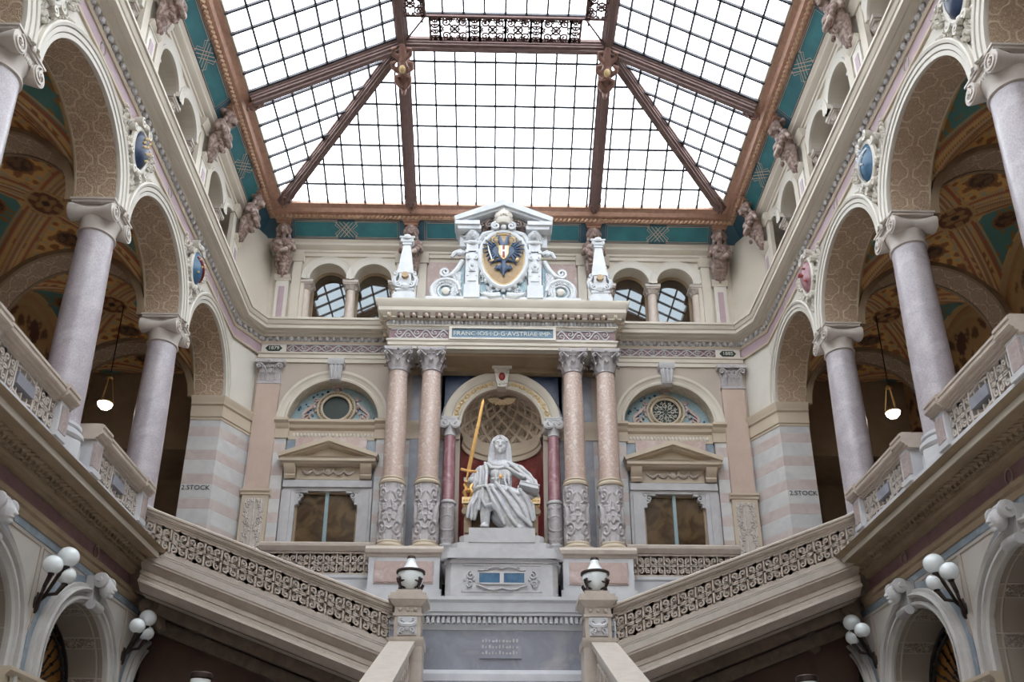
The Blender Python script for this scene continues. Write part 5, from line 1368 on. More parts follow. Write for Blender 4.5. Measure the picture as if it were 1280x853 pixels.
# ---------------------------------------------------------------- throne, statue, sword, book
SX,SY,SZ=-.02,23.18,8.88
t=thing('throne','low gilded stone throne with block arms behind the seated statue','throne',(SX,SY,SZ))
for sg in(-1,1):
    m=MB(); c=sg*.89
    m.box(c-.16,c+.16,-.42,.5,.88,1.06); m.build('arm_block','gilt',t)
    m=MB(); m.box(c-.13,c+.13,-.36,.5,.76,.88); m.box(c-.1,c+.1,-.32,.5,.0,.76); m.hlathe([(.09,-.42),(.1,-.4),(.1,-.3)],(c-.07,0,.66),'d',14); m.hlathe([(.09,-.42),(.1,-.4),(.1,-.3)],(c+.07,0,.66),'d',14); m.box(c-.08,c+.08,-.37,-.3,.05,.58)
    m.build('arm_post','brownstone',t)
    m=MB()
    for q in(-.1,-.03,.04,.11): m.ball((c+q,-.43,.97),(.025,.02,.03),6,4); m.ball((c+q,-.37,.82),(.025,.02,.025),6,4)
    m.build('studs','gold',t)
m=MB(); m.box(-.79,.79,-.1,.5,.3,.62); m.box(-.7,.7,.42,.55,.3,1.5); m.build('seat','brownstone',t)
m=MB()
for q in(-1,1): m.tube([(-.89+q*.06,-.38,1.06),(-.89+q*.1,-.4,1.2),(-.89+q*.05,-.4,1.32),(-.89+q*.1,-.38,1.45)],[.04,.06,.05,.05],7)
m.ball((-.89,-.42,1.24),(.07,.06,.07),8,6); m.build('gilt_scroll','gold',t)
st=thing('seated_statue','white marble statue of a hooded seated woman holding sword and book in the niche','statue',(SX,SY,SZ))
hx=-.03
B_=[('b',(hx,.0,2.66),(.185,.21,.25)),('b',(hx,-.06,2.54),(.145,.15,.17)),('b',(hx,-.15,2.44),(.07,.06,.06)),
 ('c',[(hx,-.205,2.68),(hx,-.25,2.585)],[.022,.034]),('b',(hx-.03,-.22,2.58),.02),('b',(hx+.03,-.22,2.58),.02),
 ('c',[(hx-.13,-.15,2.705),(hx-.075,-.19,2.72),(hx-.03,-.2,2.7)],[.018,.024,.018]),('c',[(hx+.13,-.15,2.705),(hx+.075,-.19,2.72),(hx+.03,-.2,2.7)],[.018,.024,.018]),
 ('b',(hx-.075,-.165,2.66),(.036,.03,.02)),('b',(hx+.075,-.165,2.66),(.036,.03,.02)),
 ('b',(hx,-.2,2.51),(.055,.03,.014)),('b',(hx,-.195,2.485),(.045,.03,.014)),('b',(hx-.1,-.12,2.57),(.06,.06,.06)),('b',(hx+.1,-.12,2.57),(.06,.06,.06)),
 ('c',[(hx,.1,2.05),(hx,.05,2.25),(hx,.02,2.45)],[.17,.12,.12]),('c',[(-.36,.1,2.04),(0,.1,2.1),(.3,.1,2.04)],[.16,.2,.16]),
 ('c',[(0,.15,1.1),(0,.1,1.5),(-.01,.08,1.9)],[.36,.3,.33]),('b',(-.16,-.17,1.76),(.15,.14,.15)),('b',(.14,-.17,1.76),(.15,.14,.15)),
 # arms
 ('c',[(-.42,.1,1.98),(-.68,.02,1.62),(-.92,-.4,1.5)],[.16,.14,.07]),('c',[(.38,.1,1.98),(.82,-.02,1.62),(.62,-.42,1.36)],[.16,.14,.075]),
 # legs
 ('c',[(-.2,.05,1.0),(-.4,-.72,.98),(-.42,-.86,.5),(-.42,-.86,.1)],[.26,.2,.15,.11]),('c',[(.2,.05,1.02),(.42,-.68,.98),(.5,-.72,.5),(.55,-.72,.1)],[.3,.24,.16,.1]),
 ('c',[(-.42,-.84,.1),(-.44,-1.02,.09),(-.46,-1.14,.06)],[.11,.1,.07]),('c',[(.55,-.72,.1),(.58,-.92,.07)],[.09,.07])]
for i in range(5): B_.append(('c',[(-.53+.04*i,-1.14,.06),(-.53+.04*i,-1.22,.045)],[.03,.026]))
YS=lambda u,d,z:(u,d*.72,z)
def hand(c,dirs,P,thumb):
    P.append(('b',c,(.085,.085,.05)))
    for fng in dirs: P.append(('c',[tuple(c[i]+q[i] for i in range(3)) for q in fng],[.03,.027,.023][:len(fng)] if len(fng)==3 else [.03,.028,.026,.02]))
    P.append(('c',[tuple(c[i]+q[i] for i in range(3)) for q in thumb],[.033,.03,.024]))
hand((-.93,-.44,1.52),[[(-.06+.045*i,-.05,.02),(-.07+.045*i,-.12,0),(-.065+.045*i,-.12,-.07-.008*(i%3)),(-.06+.045*i,-.07,-.1)] for i in range(4)],B_,[(.06,0,.02),(.1,-.06,.0),(.09,-.1,-.03)])
hand((.6,-.47,1.34),[[(-.07+.045*i,-.05,0),(-.08+.045*i,-.13,-.03),(-.08+.045*i,-.14,-.11-.01*((i+1)%3))] for i in range(4)],B_,[(-.07,.0,0),(-.13,-.05,-.02),(-.14,-.09,-.07)])
st.scale=(1,1,1.065)
clay('body',B_,.0125,'statue_white',st,it=2,f=YS)
V_=[('c',[(-.32,.06,2.12),(-.31,.06,2.4),(-.28,.04,2.66),(-.2,.0,2.83),(hx-.06,-.04,2.89),(hx+.06,-.04,2.89),(.14,.0,2.83),(.22,.04,2.66),(.25,.06,2.4),(.26,.06,2.12)],[.07,.055,.05,.055,.055,.055,.055,.05,.055,.07]),
    ('b',(hx,.12,2.72),(.245,.22,.24)),('c',[(hx,.2,2.5),(hx,.3,2.2),(hx,.35,1.8)],[.22,.25,.3]),('c',[(-.22,.1,2.6),(-.25,.15,2.2)],[.09,.13]),('c',[(.16,.1,2.6),(.19,.15,2.2)],[.09,.13]),
    ('c',[(-.3,.0,2.16),(-.22,-.14,2.05),(-.06,-.24,1.99),(.1,-.2,2.03),(.24,.0,2.14)],[.06,.055,.05,.05,.06]),('c',[(-.36,.0,2.1),(-.26,-.16,1.95),(-.04,-.28,1.9),(.16,-.2,1.98),(.3,.0,2.1)],[.055,.05,.045,.05,.055]),
    ('c',[(-.14,-.08,2.85),(hx,-.13,2.9),(.08,-.08,2.85)],.03),('c',[(-.2,-.07,2.76),(hx,-.18,2.83),(.14,-.07,2.76)],.03)]
clay('veil',V_,.014,'statue_white',st,it=2,f=YS)
R_=[# cloak over viewer-left shoulder and arm
 ('c',[(-.3,.1,2.05),(-.52,.08,1.9),(-.66,.02,1.66),(-.72,-.1,1.5)],[.14,.2,.22,.2]),('c',[(-.5,-.02,1.95),(-.5,-.12,1.6),(-.55,-.15,1.3)],[.1,.12,.14]),
 ('c',[(-.7,.1,1.6),(-.84,0,1.4)],[.14,.1]),('c',[(-.84,-.2,1.44),(-.8,-.3,1.38)],[.1,.08]),
 # cloak over viewer-right shoulder
 ('c',[(.25,.1,2.08),(.5,.06,1.95),(.74,.0,1.7),(.88,-.05,1.45),(.92,-.2,1.2)],[.13,.17,.15,.12,.1]),('c',[(.9,-.05,1.4),(.96,-.25,1.1),(.85,-.35,1.0)],[.1,.1,.1]),
 # bodice
 ('c',[(0,.1,1.2),(-.01,.02,1.5),(-.01,-.0,1.75)],[.38,.31,.3]),
 # lap
 ('c',[(-.5,.0,1.0),(0,-.05,1.05),(.55,.0,1.0)],[.27,.3,.27]),('c',[(-.2,-.1,1.02),(-.4,-.72,1.0)],[.28,.22]),('c',[(.2,-.1,.98),(.44,-.66,.9)],[.28,.24]),('c',[(0,-.3,.92),(.05,-.7,.8)],[.27,.22]),
 # skirts
 ('c',[(-.38,-.78,.95),(-.36,-.86,.75),(-.3,-.9,.6)],[.2,.16,.1]),('c',[(-.12,-.76,1.0),(.05,-.84,.55),(.3,-.88,.14)],[.26,.26,.16]),('c',[(.2,-.72,.95),(.38,-.8,.5),(.55,-.84,.12)],[.28,.28,.18]),('c',[(.46,-.66,.92),(.62,-.66,.5),(.7,-.68,.2)],[.26,.24,.16]),
 ('c',[(.1,-.9,.08),(.45,-.98,.07),(.75,-.86,.06)],[.06,.08,.07]),('c',[(.0,-.6,.5),(.3,-.6,.2)],[.3,.25]),
 # falling cloth at viewer left
 ('c',[(-.62,-.3,1.22),(-.74,-.5,.9),(-.82,-.58,.5)],[.15,.13,.09]),('c',[(-.55,-.6,1.15),(-.66,-.7,.75),(-.72,-.72,.38)],[.14,.11,.07]),('c',[(-.52,-.85,1.0),(-.55,-.9,.62)],[.1,.08])]
def folds(L):
    for pts,r in L: R_.append(('c',[(x,y-.055,z) for x,y,z in pts],r))
folds([([(-.58,-.72,1.14),(-.3,-.98,1.18),(.1,-.9,1.08),(.45,-.86,1.0),(.85,-.5,.98)],[.05,.06,.06,.06,.05]),
 ([(-.75,-.45,1.08),(-.45,-.7,1.24),(-.1,-.55,1.3),(.3,-.5,1.22),(.8,-.45,1.08)],[.05,.06,.06,.06,.05]),
 ([(-.8,-.4,1.1),(-.62,-.72,1.2),(-.42,-.99,1.16)],[.05,.06,.04]),
 ([(-.15,-1.0,1.25),(.2,-1.04,.8),(.45,-1.06,.4),(.78,-.98,.12)],[.05,.06,.06,.05]),
 ([(-.25,-1.03,1.12),(.0,-1.08,.7),(.2,-1.08,.35),(.4,-1.06,.1)],[.04,.05,.05,.04]),
 ([(-.36,-1.03,1.1),(-.22,-1.08,.75),(-.05,-1.06,.45),(.08,-1.02,.15)],[.04,.05,.05,.05]),
 ([(-.5,-1.0,1.08),(-.5,-1.02,.8),(-.42,-1.02,.6)],[.04,.05,.04]),([(-.42,-1.02,.62),(-.25,-1.04,.66),(-.12,-1.04,.5),(-.0,-1.02,.28)],[.045,.05,.05,.04]),
 ([(.2,-1.0,1.1),(.5,-1.0,.7),(.68,-.96,.35),(.8,-.9,.1)],[.05,.05,.05,.05]),([(.5,-.9,1.1),(.74,-.82,.7),(.84,-.8,.3)],[.05,.06,.05]),
 ([(.6,-.8,1.0),(.84,-.6,.75),(.88,-.6,.4)],[.06,.06,.05]),
 ([(-.7,-.5,1.1),(-.86,-.62,.7),(-.9,-.64,.42)],[.045,.05,.04]),([(-.62,-.76,1.05),(-.76,-.82,.7),(-.78,-.8,.32)],[.045,.05,.04]),([(-.52,-.9,1.0),(-.6,-.96,.55)],[.04,.05]),
 ([(-.25,-.24,1.6),(0,-.34,1.57),(.24,-.24,1.6)],[.035,.04,.035]),
 ([(-.16,-.3,1.72),(-.14,-.34,1.5),(-.2,-.4,1.35)],[.03,.03,.03]),([(-.04,-.3,1.8),(-.04,-.36,1.5),(-.06,-.42,1.35)],[.025,.03,.03]),([(.1,-.32,1.72),(.1,-.36,1.5),(.14,-.42,1.35)],[.03,.03,.03]),([(.2,-.26,1.7),(.22,-.3,1.45)],[.03,.03]),
 ([(-.45,-.0,2.12),(-.4,-.2,1.8),(-.42,-.3,1.4)],[.045,.05,.05]),([(-.58,-.04,2.0),(-.56,-.2,1.7),(-.6,-.28,1.35)],[.04,.05,.04]),([(-.7,-.1,1.8),(-.72,-.24,1.5),(-.76,-.28,1.3)],[.04,.05,.04]),
 ([(.2,-.1,2.1),(.45,-.12,1.92),(.68,-.14,1.7),(.84,-.2,1.5)],[.05,.05,.05,.04]),([(.1,-.2,1.98),(.35,-.2,1.82),(.6,-.18,1.68)],[.045,.045,.04]),([(.94,-.1,1.6),(1.0,-.2,1.3),(.94,-.35,1.08)],[.045,.05,.05]),([(.5,-.05,2.02),(.78,-.04,1.8),(.95,-.08,1.5)],[.05,.05,.05])])
clay('robe',R_,.0155,'statue_white',st,it=1,f=YS)
m=MB(); m.ball((hx+.02,-.36,1.6),(.045,.03,.06),8,6)
for a in range(6): m.tube([(hx+.02,-.37,1.6),(hx+.02+.08*math.cos(a*PI/3),-.36,1.6+.09*math.sin(a*PI/3))],[.02,.006],5)
m.build('gilt_brooch','gold',st)
t=thing('sword','upright gilt sword held in the left-hand side fist of the seated statue','sword',(SX-.91,SY-.5,SZ+1.42))
m=MB(); L=Vector((.17,.0,1.0)).normalized(); px=Vector((1,0,-.17)).normalized(); b=Vector((0.02,0,.36)); e=b+L*2.3
vs=[]
for q,wd in((b,.055),(e-L*.12,.035),(e,.002)):
    for a,dd in((-1,0),(0,-.35),(1,0),(0,.35)): vs.append(tuple(q+px*a*wd+Vector((0,dd*wd,0))))
m.add(vs,[(4*j+i,4*j+(i+1)%4,4*j+4+(i+1)%4,4*j+4+i) for j in range(2) for i in range(4)]+[(3,2,1,0),(8,9,10,11)]); m.build('blade','gold',t)
m=MB(); m.tube([tuple(b-px*.22+L*.03),tuple(b),tuple(b+px*.22+L*.03)],[.04,.035,.04],8); m.build('cross_guard','gold',t)
m=MB(); m.tube([tuple(b-L*.3),tuple(b)],.032,8); m.ball(tuple(b-L*.33),.055,10,7); m.build('grip','gold',t)
t=thing('book','closed stone book under the resting hand of the seated statue','book',(SX+.74,SY-.5,SZ+1.24))
m=MB(); m.pre=Matrix.Rotation(.25,4,'Y')@Matrix.Rotation(-.2,4,'X'); m.box(-.28,.26,-.16,.2,-.0,.03); m.box(-.28,.26,-.16,.2,.12,.15); m.box(-.28,-.24,-.16,.2,.0,.15); m.build('cover','statue_white',t)
m=MB(); m.pre=Matrix.Rotation(.25,4,'Y')@Matrix.Rotation(-.2,4,'X'); m.box(-.25,.23,-.14,.18,.03,.12); m.build('pages','whitestone',t)
# ---------------------------------------------------------------- balustrades
def tile(m,u0,w,z0,h,d0,d1,sh=0.0,small=False):
    """one repeat of pierced scroll-work: two mirrored C-scrolls above and below a stem"""
    c=u0+w/2; rw=max(.034,w*.1); zm=z0+h*.5
    m.ribbon([(c,z0),(c,z0+h)],rw,d0,d1,sh)
    m.ribbon([(u0,zm),(u0+w*.14,zm+h*.05),(c,zm),(u0+w*.86,zm+h*.05),(u0+w,zm)],rw,d0,d1,sh)
    m.ribbon([(u0,zm),(u0+w*.14,zm-h*.05),(c,zm),(u0+w*.86,zm-h*.05),(u0+w,zm)],rw,d0,d1,sh)
    for sx in(-1,1):
        for sz in(-1,1):
            cx=c+sx*w*.25; cz=zm+sz*h*.28; r=min(w*.22,h*.2)
            m.ribbon(spiral(cx,cz,r,1.25,-PI/2*sz,sx*sz,14),rw,d0,d1,sh)
            m.ribbon([(cx,cz-sz*r*.9),(c+sx*w*.44,zm+sz*h*.12),(c+sx*w*.5,zm+sz*h*.2)],rw*.9,d0,d1,sh)
            m.ribbon([(c+sx*w*.5,zm+sz*h*.36),(c+sx*w*.5,zm+sz*h*.5)],rw*1.6,d0,d1,sh)
def sbox(m,u0,u1,d0,d1,za,zb,sh,base):
    vs=[(u,d,base+sh*u+z) for u in(u0,u1) for d in(d0,d1) for z in(za,zb)]
    m.add(vs,[(0,1,3,2),(4,6,7,5),(0,4,5,1),(2,3,7,6),(0,2,6,4),(1,5,7,3)])
def sprof(m,prof,u0,u1,sh,base):
    k=len(prof); vs=[(u,d,base+sh*u+z) for u in(u0,u1) for d,z in prof]
    m.add(vs,[(i,(i+1)%k,k+(i+1)%k,k+i) for i in range(k)]+[tuple(range(k)),tuple(range(2*k-1,k-1,-1))])
wh={17.77:'between the two nearest-the-corner columns',13.83:'in the next bay toward the viewer',9.89:'in the bay at the picture edge'}
for s in(-1,1):
    f=FS(s); p0=None
    for c in BC[1:]:
        lab='pierced stone balustrade of the %s gallery, %s'%(LS[s],wh[c]); loc=(s*8.05,c,7.6)
        if p0 is not None: dup(p0,loc,lab); continue
        t=p0=thing('gallery_balustrade',lab,'balustrade',loc,'gallery balustrades')
        m=MB(f)
        for sg in(-1,1):
            for i in range(2): tile(m,min(sg*.34,sg*1.05)+i*.355,.355,.04,.6,-.06,.06)
        for sg in(-1,1): m.box(min(sg*.3,sg*.34),max(sg*.3,sg*.34),-.07,.07,.0,.68)
        m.ribbon([(-.3,.12),(0,.05),(.3,.12)],.04,-.06,.06); m.ribbon([(-.3,.56),(0,.62),(.3,.56)],.04,-.06,.06)
        for q in(-.18,0,.18): m.ribbon([(q,.0),(q,.2)],.03,-.05,.05); m.ribbon([(q,.48),(q,.68)],.03,-.05,.05)
        m.box(-1.06,1.06,-.08,.08,-.02,.05); m.box(-1.06,1.06,-.08,.08,.62,.68); m.build('pierced_panel','capstone',t)
        m=MB(f); m.box(-.28,.28,-.1,.06,.24,.45); m.build('tablet','greymarble',t)
        for sg in(-1,1):
            m=MB(f); m.box(min(sg*1.05,sg*1.36),max(sg*1.05,sg*1.36),-.15,.17,-.02,.68); m.box(min(sg*1.02,sg*1.4),max(sg*1.02,sg*1.4),-.18,.2,-.02,.08)
            o=m.build('pedestal','whitestone',t); m=MB(f); m.box(min(sg*1.11,sg*1.38),max(sg*1.11,sg*1.38),-.165,-.1,.12,.6); m.build('inset','speckle',o)
        m=MB(f); pr=[(-.12,.66),(-.12,.7),(-.16,.71),(-.17,.75),(-.21,.77),(-.23,.8),(-.23,.84),(-.21,.85),(-.21,.89),(-.23,.9),(-.23,.95),(-.19,.98),(.2,.98),(.24,.92),(.24,.8),(.14,.7),(.12,.66)]
        m.straight(pr,-1.02,1.02)
        pr2=[(d*1.22,z+(.0 if z<.9 else .01)) for d,z in pr]
        for sg in(-1,1): m.straight(pr2,min(sg*1.0,sg*1.45),max(sg*1.0,sg*1.45))
        m.build('handrail','handstone',t,smooth=14)
# short balustrades in front of the back-wall windows
p0=None
for s in(-1,1):
    lab='low pierced balustrade under the %s pedimented window'%LS[s]; loc=(s*5.05,23.95,8.08)
    if p0 is not None: dup(p0,loc,lab); continue
    t=p0=thing('window_balustrade',lab,'balustrade',loc,'window balustrades')
    m=MB(); m.box(-1.55,1.55,.06,.1,0,.7); m.build('backing','handstone',t)
    m=MB()
    for i in range(8): tile(m,-1.48+i*.37,.37,.06,.56,-.06,.06)
    m.box(-1.52,1.52,-.08,.08,0,.06); m.box(-1.52,1.52,-.08,.08,.62,.68); m.build('pierced_panel','handstone',t)
    m=MB(); m.straight([(.14,.68),(-.12,.68),(-.16,.74),(-.2,.8),(-.2,.88),(-.15,.93),(.16,.93)],-1.58,1.58); m.build('handrail','handstone',t,smooth=14)
# the two flights rising sideways from the landing
SH=.3965; B0=4.985
for s in(-1,1):
    f=lambda u,d,z,s=s:(s*u,d,z); loc=(s*5.1,19.5,5.7); off=(-5.1,-19.5,-5.7)
    t=thing('stair_balustrade','long carved stone balustrade climbing outward to the %s gallery'%LS[s],'balustrade',loc,'flight balustrades')
    def M(): return MB(f,off)
    m=M(); k=14; w=(7.95-2.46)/k; 
    for i in range(k): tile(m,2.46+i*w,w,B0-.86,.58,19.4,19.5,SH)
    sbox(m,2.46,7.95,19.4,19.54,-.3,-.24,SH,B0); sbox(m,2.46,7.95,19.4,19.54,-.9,-.84,SH,B0); m.build('pierced_panel','handstone',t)
    m=M(); sbox(m,2.46,7.3,19.5,19.56,-.88,-.26,SH,B0); m.build('backing','handstone',t)
    m=M(); sprof(m,[(19.58,-.24),(19.38,-.24),(19.38,-.2),(19.35,-.19),(19.34,-.16),(19.31,-.15),(19.3,-.11),(19.32,-.1),(19.32,-.08),(19.29,-.07),(19.29,-.03),(19.33,0),(19.62,0)],2.38,7.98,SH,B0); m.build('handrail','handstone',t,smooth=14)
    m=M(); sprof(m,[(19.7,-.9),(19.4,-.9),(19.4,-.93),(19.36,-.94),(19.36,-.98),(19.38,-.985),(19.33,-1.0),(19.33,-1.03),(19.35,-1.035),(19.3,-1.05),(19.29,-1.2),(19.31,-1.23),(19.7,-1.23)],2.37,7.9,SH,B0); m.build('string_course','parapetstone',t)
    m=M(); sprof(m,[(19.7,-1.23),(19.27,-1.24),(19.27,-1.27),(19.33,-1.32),(19.38,-1.4),(19.42,-1.44),(19.42,-1.48),(19.7,-1.5)],2.37,7.9,SH,B0); sprof(m,[(19.9,-1.46),(19.36,-1.48),(19.36,-1.56),(19.39,-1.565),(19.36,-1.59),(19.36,-1.67),(19.31,-1.69),(19.3,-1.75),(19.4,-1.8),(19.5,-1.9),(19.9,-1.95)],2.37,7.9,SH,B0); m.build('cornice','handstone',t)
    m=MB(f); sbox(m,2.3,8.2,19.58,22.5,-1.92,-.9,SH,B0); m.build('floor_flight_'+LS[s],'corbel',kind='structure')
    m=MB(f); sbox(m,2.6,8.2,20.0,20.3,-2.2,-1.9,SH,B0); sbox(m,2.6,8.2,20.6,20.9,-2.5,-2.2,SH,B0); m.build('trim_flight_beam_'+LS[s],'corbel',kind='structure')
for s in(-1,1):
    m=MB(lambda u,d,z,s=s:(s*u,d,z)); sbox(m,2.5,8.2,20.9,21.2,-7.5,-1.6,SH,B0); m.build('wall_under_stairs_'+LS[s],'darkpanel',kind='structure')
# scroll consoles under the deck end
p0=None
for s in(-1,1):
    for y,a,z,nm in((20.2,7.85,6.02,'at the end of the deck cornice'),(20.85,7.0,5.75,'deeper under the flight')):
        lab='shadowed scroll console on the %s side %s'%(LS[s],nm); loc=(s*a,y,z)
        if p0 is not None: dup(p0,loc,lab,None); continue
        t=p0=thing('console',lab,'console',loc,'consoles under the flights')
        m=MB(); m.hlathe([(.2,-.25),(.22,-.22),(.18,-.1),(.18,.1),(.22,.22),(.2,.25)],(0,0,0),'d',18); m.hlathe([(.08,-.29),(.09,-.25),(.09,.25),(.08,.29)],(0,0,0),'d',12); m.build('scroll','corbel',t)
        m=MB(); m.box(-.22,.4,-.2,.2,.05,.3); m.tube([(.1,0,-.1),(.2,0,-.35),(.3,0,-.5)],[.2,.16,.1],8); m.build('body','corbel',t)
# ---------------------------------------------------------------- newel posts with lanterns, stair parapets
p0=None;l0=None;r0=None
for s in(-1,1):
    lab='square stone newel post with carved leaf panel, %s side of the landing'%LS[s]; loc=(s*2.03,19.45,4.5)
    if p0 is None:
        t=p0=thing('newel_post',lab,'post',loc,'newel posts')
        m=MB(); m.box(-.33,.33,-.33,.33,-.65,.55); m.box(-.28,.28,-.28,.28,.55,1.35); m.build('shaft','handstone',t)
        m=MB(); m.straight([(-.34,.42),(-.36,.46),(-.4,.52),(-.4,.6),(.34,.6),(.34,.42)],-.36,.36); m.build('lower_cap','handstone',t)
        m=MB(); m.box(-.2,.2,-.31,-.28,.66,1.06); 
        m.tube([(-.17,-.33,.92),(-.1,-.36,.86),(.1,-.36,.86),(.17,-.33,.92)],.05,6)
        for sg in(-1,1): m.ribbon(spiral(sg*.11,.96,.07,1.3,PI/2,-sg,12),.03,-.38,-.3); m.ribbon(spiral(sg*.1,.76,.07,1.3,-PI/2,sg,12),.03,-.38,-.3)
        m.ball((0,-.34,.84),(.08,.05,.1),8,6); m.build('carved_panel','whitestone',t)
        m=MB()
        for u in(-.16,0,.16): m.ball((u,-.3,1.22),(.045,.03,.045),8,5)
        m.box(-.31,.31,-.31,.31,1.08,1.14); m.build('rosettes','handstone',t)
        m=MB(); m.frus((0,0),(.3,.3),(.4,.4),1.3,1.42); m.box(-.42,.42,-.42,.42,1.42,1.5); m.box(-.38,.38,-.38,.38,1.5,1.58); m.box(-.27,.27,-.27,.27,1.58,1.68); m.build('cap','handstone',t)
        l=l0=thing('lantern','milky glass urn lantern on bronze griffin feet, on the %s newel post'%LS[s],'lamp',(loc[0],loc[1],6.18),'newel lanterns')
        m=MB(); m.lathe([(.05,.06),(.14,.08),(.23,.16),(.28,.28),(.29,.38),(.27,.46)],28); m.build('globe','globe_glass',l)
        m=MB(); m.lathe([(.29,.44),(.32,.45),(.32,.49),(.27,.5)],28); m.lathe([(.08,.78),(.1,.79),(.09,.84),(.03,.86)],16); m.build('ring','bronze',l)
        m=MB(); m.lathe([(.25,.5),(.2,.54),(.14,.62),(.105,.7),(.09,.78)],24); m.build('glass_cap','globe_glass',l)
        for i in range(4):
            a=PI/4+i*PI/2; ca,sa=math.cos(a),math.sin(a)
            m=MB(); m.tube([(.3*ca,.3*sa,0),(.28*ca,.28*sa,.1),(.33*ca,.33*sa,.2),(.3*ca,.3*sa,.3)],[.035,.03,.045,.025],7); m.ball((.34*ca,.34*sa,.24),(.05,.05,.045),7,5)
            m.tube([(.3*ca,.3*sa,.2),(.22*ca-.1*sa,.22*sa+.1*ca,.24)],[.03,.01],5); m.tube([(.3*ca,.3*sa,.2),(.22*ca+.1*sa,.22*sa-.1*ca,.24)],[.03,.01],5); m.tube([(.3*ca,.3*sa,.1),(.15*ca,.15*sa,.08)],[.03,.02],5)
            m.build('griffin_foot','bronze',l)
    else:
        dup(p0,loc,lab); dup(l0,(loc[0],loc[1],6.18),'milky glass urn lantern on bronze griffin feet, on the right newel post')
    t=thing('stair_parapet','sloping stone parapet of the central stair below the %s newel post'%LS[s],'parapet',(s*2.12,19.1,4.5),'central stair parapets')
    f=lambda u,d,z,s=s:(s*u,d,z); sl=.44
    def pb(m,u0,u1,za,zb,L=14.2):
        vs=[(u,-d,z-sl*d) for u in(u0,u1) for d in(0,L) for z in(za,zb)]; m.add(vs,[(0,1,3,2),(4,6,7,5),(0,4,5,1),(2,3,7,6),(0,2,6,4),(1,5,7,3)])
    m=MB(f); pb(m,-.27,.27,.4,.52); m.build('coping','parapetstone',t)
    m=MB(f); pb(m,-.2,.2,.3,.4); pb(m,-.16,.2,-.7,.3); pb(m,-.22,.22,-.9,-.5); m.build('wall','handstone',t)
    m=MB(f)
    for i in range(40):
        y=.3+i*.33
        m.tube([(-.17,-y-.14*math.cos(a),-.08-sl*y+.17*math.sin(a)) for a in [j*PI/5 for j in range(10)]],.03,5)
    m.build('scroll_relief','handstone',t)
t=thing('name_tablet','worn grey relief tablet on the dado wall under the statue','plaque',(-.04,20.8,5.05))
m=MB(); m.box(-.48,.48,-.05,0,0,.5); m.build('slab','greymarble',t,smooth=0)
m=MB(); random.seed(9)
for i in range(3):
    for j in range(11): m.box(-.42+.078*j,-.42+.078*j+random.uniform(.02,.06),-.062,-.05,.37-.14*i,.37-.14*i+random.uniform(.04,.09))
m.build('worn_relief','greywhite',t,smooth=0)
# ---------------------------------------------------------------- lamps
p0=None
for s in(-1,1):
    f=FS(s)
    p0=None
    for y,nm in((15.80,'nearer the viewer'),(19.74,'further back, close to the flight')):
        lab='three white globe lamps on bronze arms, %s wall, %s'%(LS[s],nm); loc=(s*8.19,y,4.75)
        if p0 is not None: dup(p0,loc,lab); continue
        t=p0=thing('globe_wall_lamp',lab,'lamp',loc,'globe wall lamps')
        G=[(-.3,-.39,.65,.165),(.12,-.42,.94,.185),(.25,-.38,.64,.165)]
        for u,d,z,r in G:
            m=MB(f); m.ball((u,d,z),r,24,16); m.build('globe','globe_glass',t)
            m=MB(f); m.tube([(.15,0,.05+.2*u),(.1+u*.3,-.14,.25),(u*.8,d*.75,z-.36),(u,d,z-r)],[.035,.03,.035,.045],7); m.ball((u,d,z-r),(.06,.06,.04),8,5); m.build('arm','bronze',t)
        m=MB(f); m.ball((.15,0,.1),(.09,.06,.2),10,7); m.build('wall_plate','bronze',t)
for s in(-1,1):
    f=FS(s)
    t=thing('pendant_lamp','lit bowl pendant lamp hanging on gilt rods in the %s gallery'%LS[s],'lamp',(s*10.5,21.71,12.05),'gallery pendant lamps'); t.scale=(.7,.7,1)
    m=MB(); m.lathe([(.03,-.16),(.14,-.13),(.24,-.05),(.27,.03),(.25,.04)],24); m.build('bowl','lamp_glow',t)
    m=MB(); m.lathe([(.27,.02),(.285,.03),(.285,.05),(.26,.06)],24); m.build('rim','gold',t)
    m=MB(); m.lathe([(.1,.75),(.12,.77),(.1,.82),(.03,.85)],14); m.build('hub','gold',t); m=MB(); m.ball((0,0,-.18),.03,7,5); m.build('finial','gold',t)
    for i in range(3):
        a=2*PI*i/3+.4; m=MB(); m.tube([(.27*math.cos(a),.27*math.sin(a),.05),(.09*math.cos(a),.09*math.sin(a),.77)],.014,6); m.build('rod','gold',t)
    m=MB(); m.tube([(0,0,.84),(0,0,3.1)],.022,6); m.ball((0,0,1.0),.04,7,5); m.build('chain','bronze',t)
    t=thing('lamp_post','standing lamp with pale glass cylinder and red-brown rim at the %s bottom of the picture'%LS[s],'lamp',(s*4.79,14.8,-1.6),'standing lamps')
    m=MB(); m.lathe([(.35,0),(.35,.1),(.2,.2),(.09,.4),(.07,2.2),(.09,4.0),(.16,4.1)],16); m.build('pole','bronze',t)
    m=MB(); m.lathe([(.12,4.08),(.15,4.2),(.155,4.88)],20); m.build('glass','globe_glass',t)
    m=MB(); m.lathe([(.16,4.86),(.175,4.88),(.175,4.95),(.15,4.97)],20); m.build('rim','bronze',t)
